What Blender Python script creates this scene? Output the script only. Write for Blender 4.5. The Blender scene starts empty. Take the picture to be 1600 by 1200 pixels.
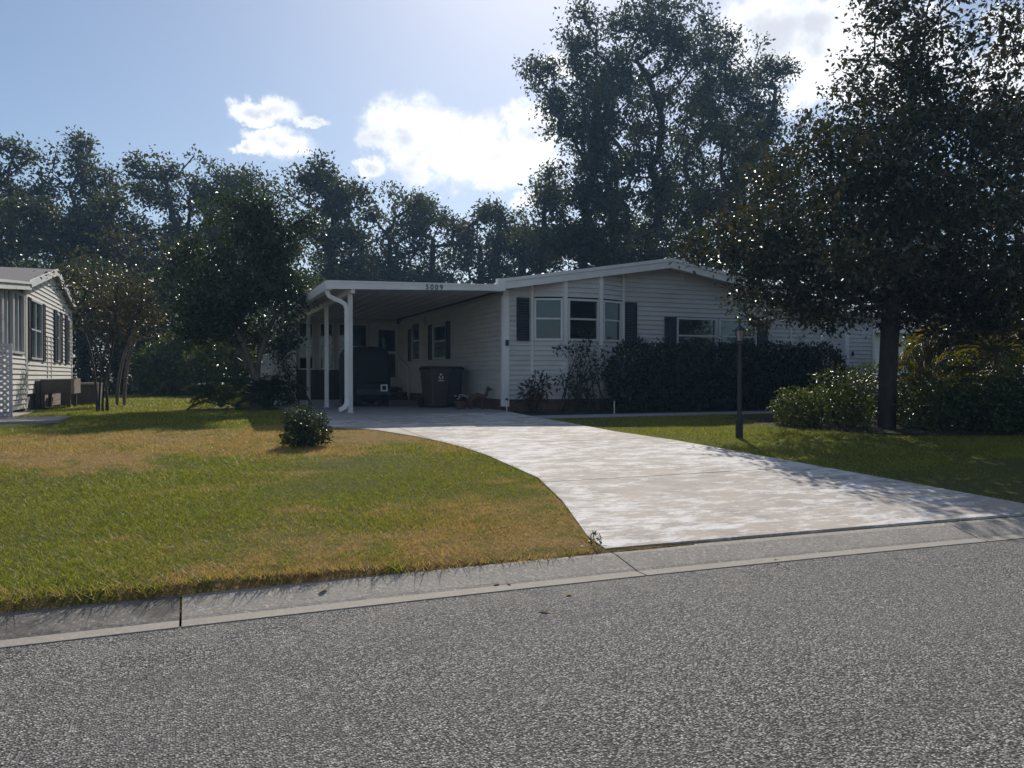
import bpy, math, random
import numpy as np
from mathutils import Vector
random.seed(7); RNG = np.random.default_rng(7)
SC = bpy.context.scene; COL = SC.collection
R = math.radians
# ------------------------------------------------------------------ camera
YAW = R(22.5)
cam = bpy.data.cameras.new('camera'); camo = bpy.data.objects.new('camera', cam); COL.objects.link(camo)
camo.location = (0, 0, 1.3); cam.sensor_fit = 'HORIZONTAL'; cam.angle = 2*math.atan(800/1200)
camo.rotation_euler = (R(90)-math.atan(12/1200), 0, -YAW); cam.clip_end = 3000; cam.clip_start = .05
SC.camera = camo
# ------------------------------------------------------------------ sky, sun, exposure
SUN_EL, SUN_AZ = R(39), R(27)          # azimuth clockwise from +Y
SKY_STR = 0.098
w = bpy.data.worlds.new('World'); SC.world = w; w.use_nodes = True
def build_world():
    nt = w.node_tree; N = nt.nodes; L = nt.links; N.clear()
    out = N.new('ShaderNodeOutputWorld'); bg = N.new('ShaderNodeBackground'); bg.inputs[1].default_value = SKY_STR
    sky = N.new('ShaderNodeTexSky'); sky.sky_type = 'NISHITA'; sky.sun_disc = False
    sky.sun_elevation = SUN_EL; sky.sun_rotation = SUN_AZ; sky.air_density = 1.0; sky.dust_density = .72; sky.ozone_density = 2.2
    def m(op, a, b=None, c=None):
        n = N.new('ShaderNodeMath'); n.operation = op
        for i, v in enumerate((a, b, c)):
            if v is None: continue
            if isinstance(v, (int, float)): n.inputs[i].default_value = v
            else: L.new(v, n.inputs[i])
        return n.outputs[0]
    tc = N.new('ShaderNodeTexCoord'); dirv = tc.outputs['Generated']
    def nz(scale, det, rough, loc=None):
        n = N.new('ShaderNodeTexNoise'); n.inputs['Scale'].default_value = scale; n.inputs['Detail'].default_value = det; n.inputs['Roughness'].default_value = rough
        if loc:
            mp = N.new('ShaderNodeMapping'); mp.inputs['Location'].default_value = loc; mp.inputs['Scale'].default_value = (1,1,1.7); L.new(dirv, mp.inputs[0]); L.new(mp.outputs[0], n.inputs['Vector'])
        else: L.new(dirv, n.inputs['Vector'])
        return n
    rot = N.new('ShaderNodeVectorRotate'); rot.rotation_type = 'Z_AXIS'; rot.inputs['Angle'].default_value = YAW; L.new(dirv, rot.inputs['Vector'])
    sp = N.new('ShaderNodeSeparateXYZ'); L.new(rot.outputs[0], sp.inputs[0]); X, Y, Z = sp.outputs
    az = m('ARCTAN2', X, Y); el = m('ARCSINE', Z)
    cb = N.new('ShaderNodeCombineXYZ'); L.new(az, cb.inputs[0]); L.new(el, cb.inputs[1])
    fine = nz(26, 6, .62)
    wv = N.new('ShaderNodeVectorMath'); wv.operation = 'MULTIPLY_ADD'; L.new(fine.outputs['Color'], wv.inputs[0]); wv.inputs[1].default_value = (.05,.05,0); L.new(cb.outputs[0], wv.inputs[2])
    def ang(px, py):
        a = math.atan((px-800)/1200); return a, math.atan((588-py)/1200*math.cos(a))
    blobs = [(634,206,76,60),(705,236,130,60),(785,248,125,48),(838,205,68,42),(580,262,28,18),
             (415,172,62,20),(440,226,62,26),(486,190,30,10),(385,236,26,10),
             (1200,58,110,70),(1290,75,130,90),(1400,110,100,80),(1600,110,90,85),(868,108,50,24),(828,308,34,20)]
    val = None
    for px, py, rx, ry in blobs:
        a, e = ang(px, py); sx, sy = 1200/(rx*1.12), 1200/(ry*1.18)
        mp = N.new('ShaderNodeMapping'); mp.inputs['Scale'].default_value = (sx, sy, 0); mp.inputs['Location'].default_value = (-(a+.025)*sx, -(e+.025)*sy, 0); L.new(wv.outputs[0], mp.inputs[0])
        g = N.new('ShaderNodeTexGradient'); g.gradient_type = 'SPHERICAL'; L.new(mp.outputs[0], g.inputs[0])
        val = g.outputs[1] if val is None else m('MAXIMUM', val, g.outputs[1])
    def smooth(x, a, b, c=0., d=1.):
        n = N.new('ShaderNodeMapRange'); n.interpolation_type = 'SMOOTHSTEP'
        for i, q in ((1,a),(2,b),(3,c),(4,d)): n.inputs[i].default_value = q
        L.new(x, n.inputs[0]); return n.outputs[0]
    # the same fair-weather cumulus goes on all round the horizon
    wide = nz(3.2, 2, .5, (5, 2, 0)); rest = m('MULTIPLY', smooth(wide.outputs[0], .56, .70), smooth(m('ABSOLUTE', az), .75, .95))
    val = m('MAXIMUM', val, rest)
    v = m('ADD', val, m('MULTIPLY', m('MULTIPLY', m('SUBTRACT', fine.outputs[0], .5), 1.25), smooth(val, .0, .22)))
    mask = m('POWER', smooth(v, .04, .56), 1.15)
    big = nz(9, 3, .5, (3, 1, .05))
    thick = smooth(m('ADD', v, m('MULTIPLY', m('SUBTRACT', big.outputs[0], .5), 2.2)), .6, 1.25)
    cc = N.new('ShaderNodeMix'); cc.data_type = 'RGBA'; L.new(thick, cc.inputs[0])
    k = 1/SKY_STR
    cc.inputs[6].default_value = (1.14*k, 1.15*k, 1.18*k, 1); cc.inputs[7].default_value = (.76*k, .80*k, .88*k, 1)
    mx = N.new('ShaderNodeMix'); mx.data_type = 'RGBA'; L.new(mask, mx.inputs[0]); L.new(sky.outputs[0], mx.inputs[6]); L.new(cc.outputs[2], mx.inputs[7])
    L.new(mx.outputs[2], bg.inputs[0]); L.new(bg.outputs[0], out.inputs[0])
    w.cycles.sampling_method = 'MANUAL'; w.cycles.sample_map_resolution = 512
build_world()
sl = bpy.data.lights.new('sun', 'SUN'); sl.energy = 4.5; sl.angle = R(.53); sl.color = (1, .94, .84)
so = bpy.data.objects.new('sun', sl); COL.objects.link(so)
sd = Vector((math.sin(SUN_AZ)*math.cos(SUN_EL), math.cos(SUN_AZ)*math.cos(SUN_EL), math.sin(SUN_EL)))
so.rotation_euler = sd.to_track_quat('Z', 'Y').to_euler(); so.location = sd*60
SC.view_settings.view_transform = 'Standard'; SC.view_settings.look = 'None'; SC.view_settings.exposure = 0; SC.view_settings.gamma = 1
SC.view_settings.use_curve_mapping = False
SC.cycles.max_bounces = 6; SC.cycles.diffuse_bounces = 3; SC.cycles.glossy_bounces = 2; SC.cycles.volume_bounces = 0; SC.cycles.transparent_max_bounces = 12; SC.cycles.caustics_reflective = False; SC.cycles.caustics_refractive = False
# ------------------------------------------------------------------ materials
def newmat(name):
    m = bpy.data.materials.new(name); m.use_nodes = True; nt = m.node_tree; nt.nodes.clear()
    return m, nt.nodes, nt.links
def vec_pos(N, L, scale=(1,1,1), rot=0):
    g = N.new('ShaderNodeNewGeometry'); mp = N.new('ShaderNodeMapping'); mp.inputs['Scale'].default_value = scale; mp.inputs['Rotation'].default_value = (0,0,rot)
    L.new(g.outputs['Position'], mp.inputs[0]); return mp.outputs[0]
def noise(N, L, vec, scale, detail=5, rough=.55):
    n = N.new('ShaderNodeTexNoise'); n.inputs['Scale'].default_value = scale; n.inputs['Detail'].default_value = detail; n.inputs['Roughness'].default_value = rough
    L.new(vec, n.inputs['Vector']); return n.outputs[0]
def ramp(N, L, fac, stops):
    r = N.new('ShaderNodeValToRGB'); e = r.color_ramp.elements
    while len(e) < len(stops): e.new(.5)
    for i, (p, c) in enumerate(stops): e[i].position = p; e[i].color = (*c, 1) if len(c) == 3 else c
    L.new(fac, r.inputs[0]); return r.outputs[0]
def mix(N, L, fac, a, b, blend='MIX'):
    n = N.new('ShaderNodeMix'); n.data_type = 'RGBA'; n.blend_type = blend
    for i, v in ((0, fac), (6, a), (7, b)):
        if isinstance(v, (int, float)): n.inputs[i].default_value = v
        elif isinstance(v, tuple): n.inputs[i].default_value = (*v, 1)
        else: L.new(v, n.inputs[i])
    return n.outputs[2]
def mth(N, L, op, a, b):
    n = N.new('ShaderNodeMath'); n.operation = op
    for i, v in enumerate((a, b)):
        if isinstance(v, (int, float)): n.inputs[i].default_value = v
        else: L.new(v, n.inputs[i])
    return n.outputs[0]
def mrange(N, L, x, a, b, c=0., d=1.):
    n = N.new('ShaderNodeMapRange'); n.interpolation_type = 'SMOOTHSTEP'
    for i, v in ((1, a), (2, b), (3, c), (4, d)): n.inputs[i].default_value = v
    L.new(x, n.inputs[0]); return n.outputs[0]
def finish(m, N, L, color, rough=.6, bump=None, bstr=.3, bdist=.01, spec=.4, metal=0.):
    p = N.new('ShaderNodeBsdfPrincipled'); o = N.new('ShaderNodeOutputMaterial')
    if isinstance(color, tuple): p.inputs['Base Color'].default_value = (*color, 1)
    else: L.new(color, p.inputs['Base Color'])
    if isinstance(rough, (int, float)): p.inputs['Roughness'].default_value = rough
    else: L.new(rough, p.inputs['Roughness'])
    p.inputs['Specular IOR Level'].default_value = spec; p.inputs['Metallic'].default_value = metal
    if bump is not None:
        b = N.new('ShaderNodeBump'); b.inputs['Strength'].default_value = bstr; b.inputs['Distance'].default_value = bdist; L.new(bump, b.inputs['Height']); L.new(b.outputs[0], p.inputs['Normal'])
    L.new(p.outputs[0], o.inputs[0]); return m
def plain(name, c1, c2=None, scale=3., rough=.5, bstr=.1, bscale=60., spec=.4, bdist=.005, stretch=(1,1,1)):
    m, N, L = newmat(name); v = vec_pos(N, L, stretch)
    c2 = c2 or tuple(x*.8 for x in c1)
    c = ramp(N, L, noise(N, L, v, scale, 6, .6), [(.35, c1), (.7, c2)])
    return finish(m, N, L, c, rough, noise(N, L, v, bscale, 3), bstr, bdist, spec)
def leafmat(name, cols, trans=.3, rough=.4, spec=.5, tcol=None, patch=None):
    m, N, L = newmat(name); g = N.new('ShaderNodeNewGeometry')
    c = ramp(N, L, g.outputs['Random Per Island'], [(i/max(1, len(cols)-1), x) for i, x in enumerate(cols)])
    v = vec_pos(N, L); nf = noise(N, L, v, patch or .9, 3)
    c = mix(N, L, mrange(N, L, nf, .3, .7, .0, .45), c, tuple(x*.55 for x in cols[0]))
    p = N.new('ShaderNodeBsdfPrincipled'); L.new(c, p.inputs['Base Color']); p.inputs['Roughness'].default_value = rough; p.inputs['Specular IOR Level'].default_value = spec
    t = N.new('ShaderNodeBsdfTranslucent')
    tc = mix(N, L, 1., c, tcol or (1.5, 1.45, .6), 'MULTIPLY'); L.new(tc, t.inputs[0])
    ms = N.new('ShaderNodeMixShader'); ms.inputs[0].default_value = trans; L.new(p.outputs[0], ms.inputs[1]); L.new(t.outputs[0], ms.inputs[2])
    o = N.new('ShaderNodeOutputMaterial'); L.new(ms.outputs[0], o.inputs[0]); return m
M = {}
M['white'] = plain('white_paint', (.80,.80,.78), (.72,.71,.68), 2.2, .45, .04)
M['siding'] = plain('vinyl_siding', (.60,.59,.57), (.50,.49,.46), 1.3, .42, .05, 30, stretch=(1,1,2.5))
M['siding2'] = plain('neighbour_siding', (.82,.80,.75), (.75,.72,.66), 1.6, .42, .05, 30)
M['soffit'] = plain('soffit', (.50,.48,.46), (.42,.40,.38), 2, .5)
M['shutter'] = plain('shutter_black', (.016,.017,.022), (.024,.025,.03), 4, .45)
M['frame'] = plain('window_frame', (.68,.68,.67), (.6,.6,.58), 5, .35)
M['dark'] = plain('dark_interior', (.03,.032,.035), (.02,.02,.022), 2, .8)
M['blind'] = plain('roller_blind', (.34,.34,.33), (.28,.28,.27), 3, .8)
M['screen'] = plain('insect_screen', (.05,.053,.06), (.04,.042,.05), 30, .7)
M['black'] = plain('black_metal', (.014,.014,.016), (.02,.02,.02), 8, .4)
M['cover'] = plain('black_cover_fabric', (.012,.012,.014), (.02,.02,.022), 3, .75, .3, 18)
M['bin_brown'] = plain('brown_bin_plastic', (.075,.055,.04), (.06,.044,.033), 4, .5)
M['bin_dark'] = plain('dark_bin_plastic', (.022,.025,.03), (.016,.018,.02), 4, .5)
M['wood'] = plain('weathered_planter', (.14,.115,.09), (.09,.075,.06), 9, .7, .3, 40)
M['resin'] = plain('resin_box', (.30,.26,.21), (.24,.2,.165), 4, .6, .2, 50)
M['rust'] = plain('terracotta', (.13,.06,.045), (.07,.035,.03), 12, .8, .3)
M['petal'] = plain('pale_petal', (.5,.46,.48), (.4,.34,.38), 20, .6)
M['mulch'] = plain('mulch', (.035,.026,.02), (.016,.013,.011), 14, .95, .9, 45, bdist=.03)
M['lattice'] = plain('lattice_white', (.62,.62,.64), (.5,.5,.52), 4, .5)
M['bark'] = plain('bark', (.075,.062,.05), (.035,.03,.026), 7, .9, .8, 26, bdist=.03, stretch=(1,1,.35))
M['bark_pale'] = plain('pale_smooth_bark', (.2,.165,.13), (.12,.098,.08), 6, .8, .4, 18, stretch=(1,1,.3))
M['lampglass'] = plain('frosted_lantern_glass', (.30,.30,.29), (.24,.24,.23), 9, .25)
M['dry'] = leafmat('dry_leaf', [(.26,.17,.085),(.17,.105,.055)], .15, .7)
def glass_mat():
    m, N, L = newmat('window_glass'); t = N.new('ShaderNodeBsdfTransparent'); t.inputs[0].default_value = (.55,.6,.6,1)
    g = N.new('ShaderNodeBsdfGlossy'); g.inputs['Roughness'].default_value = .03; g.inputs[0].default_value = (.8,.9,.95,1)
    v = vec_pos(N, L); b = N.new('ShaderNodeBump'); b.inputs['Strength'].default_value = .12; b.inputs['Distance'].default_value = .02; L.new(noise(N, L, v, 2.2, 2), b.inputs['Height']); L.new(b.outputs[0], g.inputs['Normal'])
    f = N.new('ShaderNodeFresnel'); f.inputs[0].default_value = 1.52
    s = N.new('ShaderNodeMixShader'); L.new(mth(N, L, 'MULTIPLY', f.outputs[0], 1.35), s.inputs[0]); L.new(t.outputs[0], s.inputs[1]); L.new(g.outputs[0], s.inputs[2])
    o = N.new('ShaderNodeOutputMaterial'); L.new(s.outputs[0], o.inputs[0]); return m
M['glass'] = glass_mat()
def asphalt():
    m, N, L = newmat('asphalt_chip'); v = vec_pos(N, L)
    vo = N.new('ShaderNodeTexVoronoi'); vo.inputs['Scale'].default_value = 104; L.new(v, vo.inputs['Vector'])
    sep = N.new('ShaderNodeSeparateColor'); L.new(vo.outputs['Color'], sep.inputs[0])
    c = ramp(N, L, sep.outputs[0], [(0, (.055,.053,.05)), (.45, (.205,.19,.18)), (.8, (.35,.325,.305)), (1, (.62,.58,.54))])
    hollow = mrange(N, L, vo.outputs['Distance'], .35, .75); c = mix(N, L, hollow, c, (.02,.02,.021))
    big = noise(N, L, v, .55, 5, .6); c = mix(N, L, mrange(N, L, big, .35, .7, 0, .35), c, (.15,.145,.14))
    st = noise(N, L, vec_pos(N, L, (.12, 1.2, 1)), 1.1, 3); c = mix(N, L, mrange(N, L, st, .48, .72, 0, .3), c, (.075,.073,.073))
    spy = N.new('ShaderNodeSeparateXYZ'); L.new(v, spy.inputs[0]); grit = mth(N, L, 'MULTIPLY', mrange(N, L, spy.outputs[1], 3.3, 4.3), mrange(N, L, noise(N, L, v, 3, 6, .7), .4, .65)); c = mix(N, L, mth(N, L, 'MULTIPLY', grit, .35), c, (.27,.245,.21))
    oil = noise(N, L, v, 1.3, 6, .65); c = mix(N, L, mrange(N, L, oil, .62, .74, 0, .45), c, (.05,.048,.047)); lite = noise(N, L, vec_pos(N, L, (1,1,1), 1.1), 2.3, 6, .7); c = mix(N, L, mrange(N, L, lite, .6, .75, 0, .3), c, (.26,.245,.23))
    h = mth(N, L, 'SUBTRACT', mth(N, L, 'MULTIPLY', sep.outputs[1], .5), vo.outputs['Distance'])
    return finish(m, N, L, c, .82, h, .9, .009, .3)
M['asphalt'] = asphalt()
def concrete(name, a, b, spot=.35, dark=None):
    m, N, L = newmat(name); v = vec_pos(N, L)
    c = ramp(N, L, noise(N, L, v, 2.2, 7, .65), [(.3, a), (.7, b)])
    vo = N.new('ShaderNodeTexVoronoi'); vo.inputs['Scale'].default_value = 70; L.new(v, vo.inputs['Vector'])
    sep = N.new('ShaderNodeSeparateColor'); L.new(vo.outputs['Color'], sep.inputs[0])
    c = mix(N, L, mrange(N, L, sep.outputs[0], .72, .95, 0, spot), c, tuple(min(.75, x*1.9) for x in a))
    c = mix(N, L, mrange(N, L, sep.outputs[1], .75, .95, 0, spot), c, tuple(x*.35 for x in a))
    if dark: c = mix(N, L, mrange(N, L, noise(N, L, v, 5, 8, .7), .42, .62, 0, .8), c, dark)
    return finish(m, N, L, c, .85, mth(N, L, 'ADD', mth(N, L, 'MULTIPLY', sep.outputs[2], .5), noise(N, L, v, 60, 4)), .5, .006, .25)
M['kerb'] = concrete('kerb_concrete', (.34,.305,.265), (.26,.235,.205))
M['kerb_dark'] = concrete('kerb_concrete_stained', (.26,.235,.205), (.18,.16,.14), .4, (.09,.08,.07))
M['lip'] = concrete('gutter_lip', (.36,.325,.28), (.29,.26,.225), .12)
M['slab'] = concrete('carport_slab', (.36,.35,.34), (.28,.275,.27), .06)
M['patio'] = concrete('patio_slab', (.36,.34,.32), (.3,.28,.26), .1)
def drive():
    m, N, L = newmat('driveway_worn_coating'); v = vec_pos(N, L)
    base = ramp(N, L, noise(N, L, v, 2.6, 7, .65), [(.3, (.43,.365,.31)), (.5, (.37,.325,.285)), (.7, (.29,.255,.225))])
    big = noise(N, L, v, .55, 3, .5)
    s1 = noise(N, L, vec_pos(N, L, (.9, 2.0, 1), R(-24)), 2.6, 9, .74); s2 = noise(N, L, vec_pos(N, L, (1.1, 3.4, 1), R(14)), 5.5, 8, .75)
    mixn = mth(N, L, 'ADD', mth(N, L, 'ADD', mth(N, L, 'MULTIPLY', s1, .5), mth(N, L, 'MULTIPLY', s2, .34)), mth(N, L, 'MULTIPLY', big, .22))
    paint = mrange(N, L, mixn, .50, .59)
    c = mix(N, L, mth(N, L, 'MULTIPLY', paint, .9), base, (.66,.635,.62))
    fl = noise(N, L, v, 34, 8, .8); c = mix(N, L, mrange(N, L, fl, .585, .66, 0, .75), c, (.74,.71,.69)); c = mix(N, L, mrange(N, L, fl, .34, .43, .55, 0), c, (.25,.225,.2))
    tyre = noise(N, L, vec_pos(N, L, (2.2, .25, 1), R(8)), 1.3, 4, .6); c = mix(N, L, mrange(N, L, tyre, .56, .74, 0, .35), c, (.27,.25,.23))
    rust = noise(N, L, v, 1.15, 6, .7); c = mix(N, L, mrange(N, L, rust, .62, .72, 0, .3), c, (.36,.26,.18))
    return finish(m, N, L, c, .8, fl, .35, .006, .3)
M['drive'] = drive()
def brickmat(name, cols, sx=7):
    m, N, L = newmat(name); v = vec_pos(N, L)
    vo = N.new('ShaderNodeTexVoronoi'); vo.inputs['Scale'].default_value = sx; L.new(v, vo.inputs['Vector'])
    sep = N.new('ShaderNodeSeparateColor'); L.new(vo.outputs['Color'], sep.inputs[0])
    c = ramp(N, L, sep.outputs[0], [(0, cols[0]), (.5, cols[1]), (1, cols[2])])
    ve = N.new('ShaderNodeTexVoronoi'); ve.feature = 'DISTANCE_TO_EDGE'; ve.inputs['Scale'].default_value = sx; L.new(v, ve.inputs['Vector'])
    e = mrange(N, L, ve.outputs['Distance'], .02, .09); c = mix(N, L, e, (.12,.11,.1), c)
    return finish(m, N, L, c, .85, e, .8, .02)
M['skirt'] = brickmat('brick_skirting', ((.14,.07,.055),(.18,.1,.08),(.1,.06,.05)), 9)
M['stone'] = brickmat('stone_skirting', ((.32,.24,.17),(.42,.36,.29),(.2,.13,.1)), 9)
def shingle():
    m, N, L = newmat('roof_shingle'); v = vec_pos(N, L)
    b = N.new('ShaderNodeTexBrick'); b.inputs['Scale'].default_value = 3; b.inputs['Mortar Size'].default_value = .012
    b.inputs['Color1'].default_value = (.1,.085,.085,1); b.inputs['Color2'].default_value = (.15,.13,.125,1); b.inputs['Mortar'].default_value = (.03,.03,.03,1); L.new(v, b.inputs['Vector'])
    c = mix(N, L, noise(N, L, v, 40, 4), b.outputs[0], (.2,.18,.18)); return finish(m, N, L, c, .85, b.outputs['Fac'], .5, .01)
M['shingle'] = shingle()
def lawn_color(N, L, bright=1.):
    v = vec_pos(N, L); sp = N.new('ShaderNodeSeparateXYZ'); g = N.new('ShaderNodeNewGeometry'); L.new(g.outputs['Position'], sp.inputs[0])
    U, V = sp.outputs[0], sp.outputs[1]
    n1 = noise(N, L, v, .75, 5, .6); n2 = noise(N, L, v, 3.2, 5, .65); n3 = noise(N, L, vec_pos(N, L, (.6, 1.6, 1)), 1.3, 4)
    wob = mth(N, L, 'ADD', V, mth(N, L, 'MULTIPLY', mth(N, L, 'SUBTRACT', n1, .5), 5.0))
    bandA = mth(N, L, 'MULTIPLY', mrange(N, L, wob, 8.9, 9.7), mrange(N, L, wob, 11.9, 13.0, 1, 0))      # dry belt by the small bush
    kb = mth(N, L, 'ADD', wob, mth(N, L, 'MULTIPLY', U, -.55)); bandB = mrange(N, L, kb, 4.6, 5.7, 1, 0)   # dry fan towards the kerb
    left = mrange(N, L, U, 4.0, 5.5, 1, 0)
    dry = mth(N, L, 'MULTIPLY', mth(N, L, 'MAXIMUM', bandA, mth(N, L, 'MULTIPLY', bandB, .85)), left)
    pat = mth(N, L, 'MULTIPLY', mrange(N, L, n3, .56, .68), .7)
    dry = mth(N, L, 'MAXIMUM', dry, mth(N, L, 'MULTIPLY', pat, left))
    dry = mth(N, L, 'MULTIPLY', dry, mrange(N, L, n2, .36, .54, .3, 1.15))
    return dry
def grass_mat(blade):
    m, N, L = newmat('grass_blade' if blade else 'lawn_soil'); dry = lawn_color(N, L); v = vec_pos(N, L)
    if blade:
        g = N.new('ShaderNodeNewGeometry'); r = g.outputs['Random Per Island']
        green = ramp(N, L, r, [(0, (.14,.175,.016)), (.5, (.25,.275,.028)), (.85, (.36,.34,.05)), (1, (.48,.4,.13))])
        tan = ramp(N, L, r, [(0, (.47,.29,.115)), (.5, (.54,.37,.165)), (.72, (.30,.26,.075)), (.85, (.2,.2,.045)), (1, (.62,.48,.27))])
        thr = mth(N, L, 'GREATER_THAN', dry, mth(N, L, 'MULTIPLY', mth(N, L, 'FRACT', mth(N, L, 'MULTIPLY', r, 17.3), 0), .95))
        c = mix(N, L, thr, green, tan)
        c = mix(N, L, mrange(N, L, noise(N, L, v, 4.5, 4, .7), .55, .72, 0, .6), c, (.075,.10,.022)); c = mix(N, L, mrange(N, L, noise(N, L, v, 1.9, 5, .7), .60, .72, 0, .55), c, (.22,.14,.065))
        p = N.new('ShaderNodeBsdfPrincipled'); L.new(c, p.inputs['Base Color']); p.inputs['Roughness'].default_value = .55; p.inputs['Specular IOR Level'].default_value = .3
        t = N.new('ShaderNodeBsdfTranslucent'); L.new(mix(N, L, 1., c, (1.25,1.25,.8), 'MULTIPLY'), t.inputs[0])
        ms = N.new('ShaderNodeMixShader'); ms.inputs[0].default_value = .4; L.new(p.outputs[0], ms.inputs[1]); L.new(t.outputs[0], ms.inputs[2])
        o = N.new('ShaderNodeOutputMaterial'); L.new(ms.outputs[0], o.inputs[0]); return m
    green = ramp(N, L, noise(N, L, v, 30, 5, .7), [(.3, (.045,.05,.014)), (.7, (.11,.115,.028))])
    tan = ramp(N, L, noise(N, L, v, 34, 5, .7), [(.3, (.15,.09,.035)), (.7, (.3,.2,.085))])
    return finish(m, N, L, mix(N, L, dry, green, tan), .95, noise(N, L, v, 40, 4), .8, .03, .1)
M['blade'] = grass_mat(True); M['soil'] = grass_mat(False)
M['leaf_mag'] = leafmat('glossy_leaf', [(.022,.034,.012),(.03,.046,.015),(.042,.052,.018),(.06,.054,.022),(.1,.066,.03)], .24, .33, .55)
M['leaf_oak'] = leafmat('oak_leaf', [(.034,.044,.016),(.045,.06,.02),(.065,.075,.026),(.08,.07,.03)], .40, .42, .5, patch=.5)
M['leaf_far'] = leafmat('far_leaf', [(.045,.055,.022),(.06,.075,.028),(.085,.085,.035)], .40, .5, .45, patch=.4)
M['leaf_dk'] = leafmat('dark_leaf', [(.026,.042,.012),(.042,.066,.018),(.065,.095,.024)], .3, .3, .6)
M['leaf_mid'] = leafmat('mid_green_leaf', [(.04,.058,.014),(.065,.09,.02),(.11,.135,.028)], .34, .32, .55)
M['leaf_brown'] = leafmat('autumn_leaf', [(.07,.06,.026),(.105,.08,.036),(.06,.062,.024),(.045,.055,.02)], .36, .33, .5)
M['leaf_lime'] = leafmat('lime_leaf', [(.06,.085,.014),(.10,.135,.02),(.17,.19,.03)], .38, .38, .5)
M['leaf_hedge'] = leafmat('hedge_leaf', [(.018,.026,.012),(.026,.038,.015),(.036,.05,.018)], .15, .42, .4)
M['leaf_croton'] = leafmat('croton_leaf', [(.03,.04,.015),(.05,.04,.016),(.17,.08,.02),(.03,.03,.014)], .25, .4, .5)
M['palm'] = leafmat('palm_leaflet', [(.075,.11,.018),(.12,.15,.026),(.24,.2,.04)], .42, .38, .5)
M['palm_y'] = leafmat('yellow_palm_leaflet', [(.1,.12,.02),(.17,.16,.03),(.27,.19,.035)], .38, .4, .5)
# ------------------------------------------------------------------ geometry helpers
ORG = {}
class G:
    def __init__(s): s.v = []; s.f = []
    def prism(s, pts, vec):
        n = len(pts); o = len(s.v); vec = Vector(vec); pts = [Vector(p) for p in pts]
        s.v += [tuple(p) for p in pts] + [tuple(p+vec) for p in pts]
        nrm = Vector((0,0,0))
        for i in range(n): nrm += pts[i].cross(pts[(i+1) % n])
        flip = nrm.dot(vec) > 0
        a = list(range(o, o+n)); b = list(range(o+n, o+2*n))
        F = [a[::-1] if flip else a, b if flip else b[::-1]]
        for i in range(n):
            q = [a[i], a[(i+1) % n], b[(i+1) % n], b[i]]; F.append(q if flip else q[::-1])
        s.f += F; return s
    def box(s, x0, x1, y0, y1, z0, z1):
        return s.prism([(x0,y0,z0),(x1,y0,z0),(x1,y1,z0),(x0,y1,z0)], (0,0,z1-z0))
    def tube(s, pts, rad, n=8, cap=True):
        pts = [Vector(p) for p in pts]; rings = []
        rad = rad if hasattr(rad, '__len__') else [rad]*len(pts)
        ref = None
        for i, p in enumerate(pts):
            d = (pts[min(i+1, len(pts)-1)]-pts[max(i-1, 0)]).normalized()
            if ref is None or abs(ref.dot(d)) > .98: ref = Vector((1,0,0)) if abs(d.x) < .8 else Vector((0,1,0))
            u = (ref-d*ref.dot(d)).normalized(); ref = u; v = d.cross(u); o = len(s.v)
            for k in range(n):
                a = 2*math.pi*k/n; s.v.append(tuple(p+(u*math.cos(a)+v*math.sin(a))*rad[i]))
            rings.append(o)
        for a, b in zip(rings, rings[1:]):
            for k in range(n): s.f.append([a+k, a+(k+1) % n, b+(k+1) % n, b+k])
        if cap: s.f.append([rings[0]+k for k in range(n)][::-1]); s.f.append([rings[-1]+k for k in range(n)])
        return s
    def lathe(s, c, prof, n=16):
        rings = []
        for r, z in prof:
            o = len(s.v); rings.append(o)
            for k in range(n): a = 2*math.pi*k/n; s.v.append((c[0]+r*math.cos(a), c[1]+r*math.sin(a), c[2]+z))
        for a, b in zip(rings, rings[1:]):
            for k in range(n): s.f.append([a+k, a+(k+1) % n, b+(k+1) % n, b+k])
        s.f.append([rings[0]+k for k in range(n)][::-1]); s.f.append([rings[-1]+k for k in range(n)]); return s
def link(name, me, mat, parent=None, smooth=False):
    if isinstance(mat, (list, tuple)):
        for q in mat: me.materials.append(q)
    else: me.materials.append(mat)
    o = bpy.data.objects.new(name, me); COL.objects.link(o)
    if parent is not None: o.parent = parent; ORG[o] = ORG.get(parent, (0,0,0))
    if smooth: me.polygons.foreach_set('use_smooth', [True]*len(me.polygons))
    return o
def build(name, g, mat, parent=None, smooth=False, org=None):
    if isinstance(mat, str): mat = M[mat]
    o = org if org is not None else (ORG.get(parent, (0,0,0)) if parent else (0,0,0))
    me = bpy.data.meshes.new(name); me.from_pydata([(v[0]-o[0], v[1]-o[1], v[2]-o[2]) for v in g.v], [], g.f); me.update()
    ob = link(name, me, mat, parent, smooth)
    if org is not None and parent is None: ob.location = org; ORG[ob] = tuple(org)
    return ob
def npmesh(name, verts, faces, mat, parent=None, org=None, smooth=False):
    o = np.array(org if org is not None else (ORG.get(parent, (0,0,0)) if parent else (0,0,0)), dtype=np.float32)
    me = bpy.data.meshes.new(name); nv = len(verts); nf, k = faces.shape
    me.vertices.add(nv); me.vertices.foreach_set('co', (verts-o).astype(np.float32).ravel())
    me.loops.add(nf*k); me.loops.foreach_set('vertex_index', faces.astype(np.int32).ravel())
    me.polygons.add(nf); me.polygons.foreach_set('loop_start', np.arange(0, nf*k, k, dtype=np.int32)); me.polygons.foreach_set('loop_total', np.full(nf, k, dtype=np.int32))
    me.update(calc_edges=True)
    ob = link(name, me, M[mat] if isinstance(mat, str) else mat, parent, smooth)
    if org is not None and parent is None: ob.location = org; ORG[ob] = tuple(org)
    return ob
def tag(o, label, cat, group=None):
    o['label'] = label; o['category'] = cat
    if group: o['group'] = group
    return o
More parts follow.
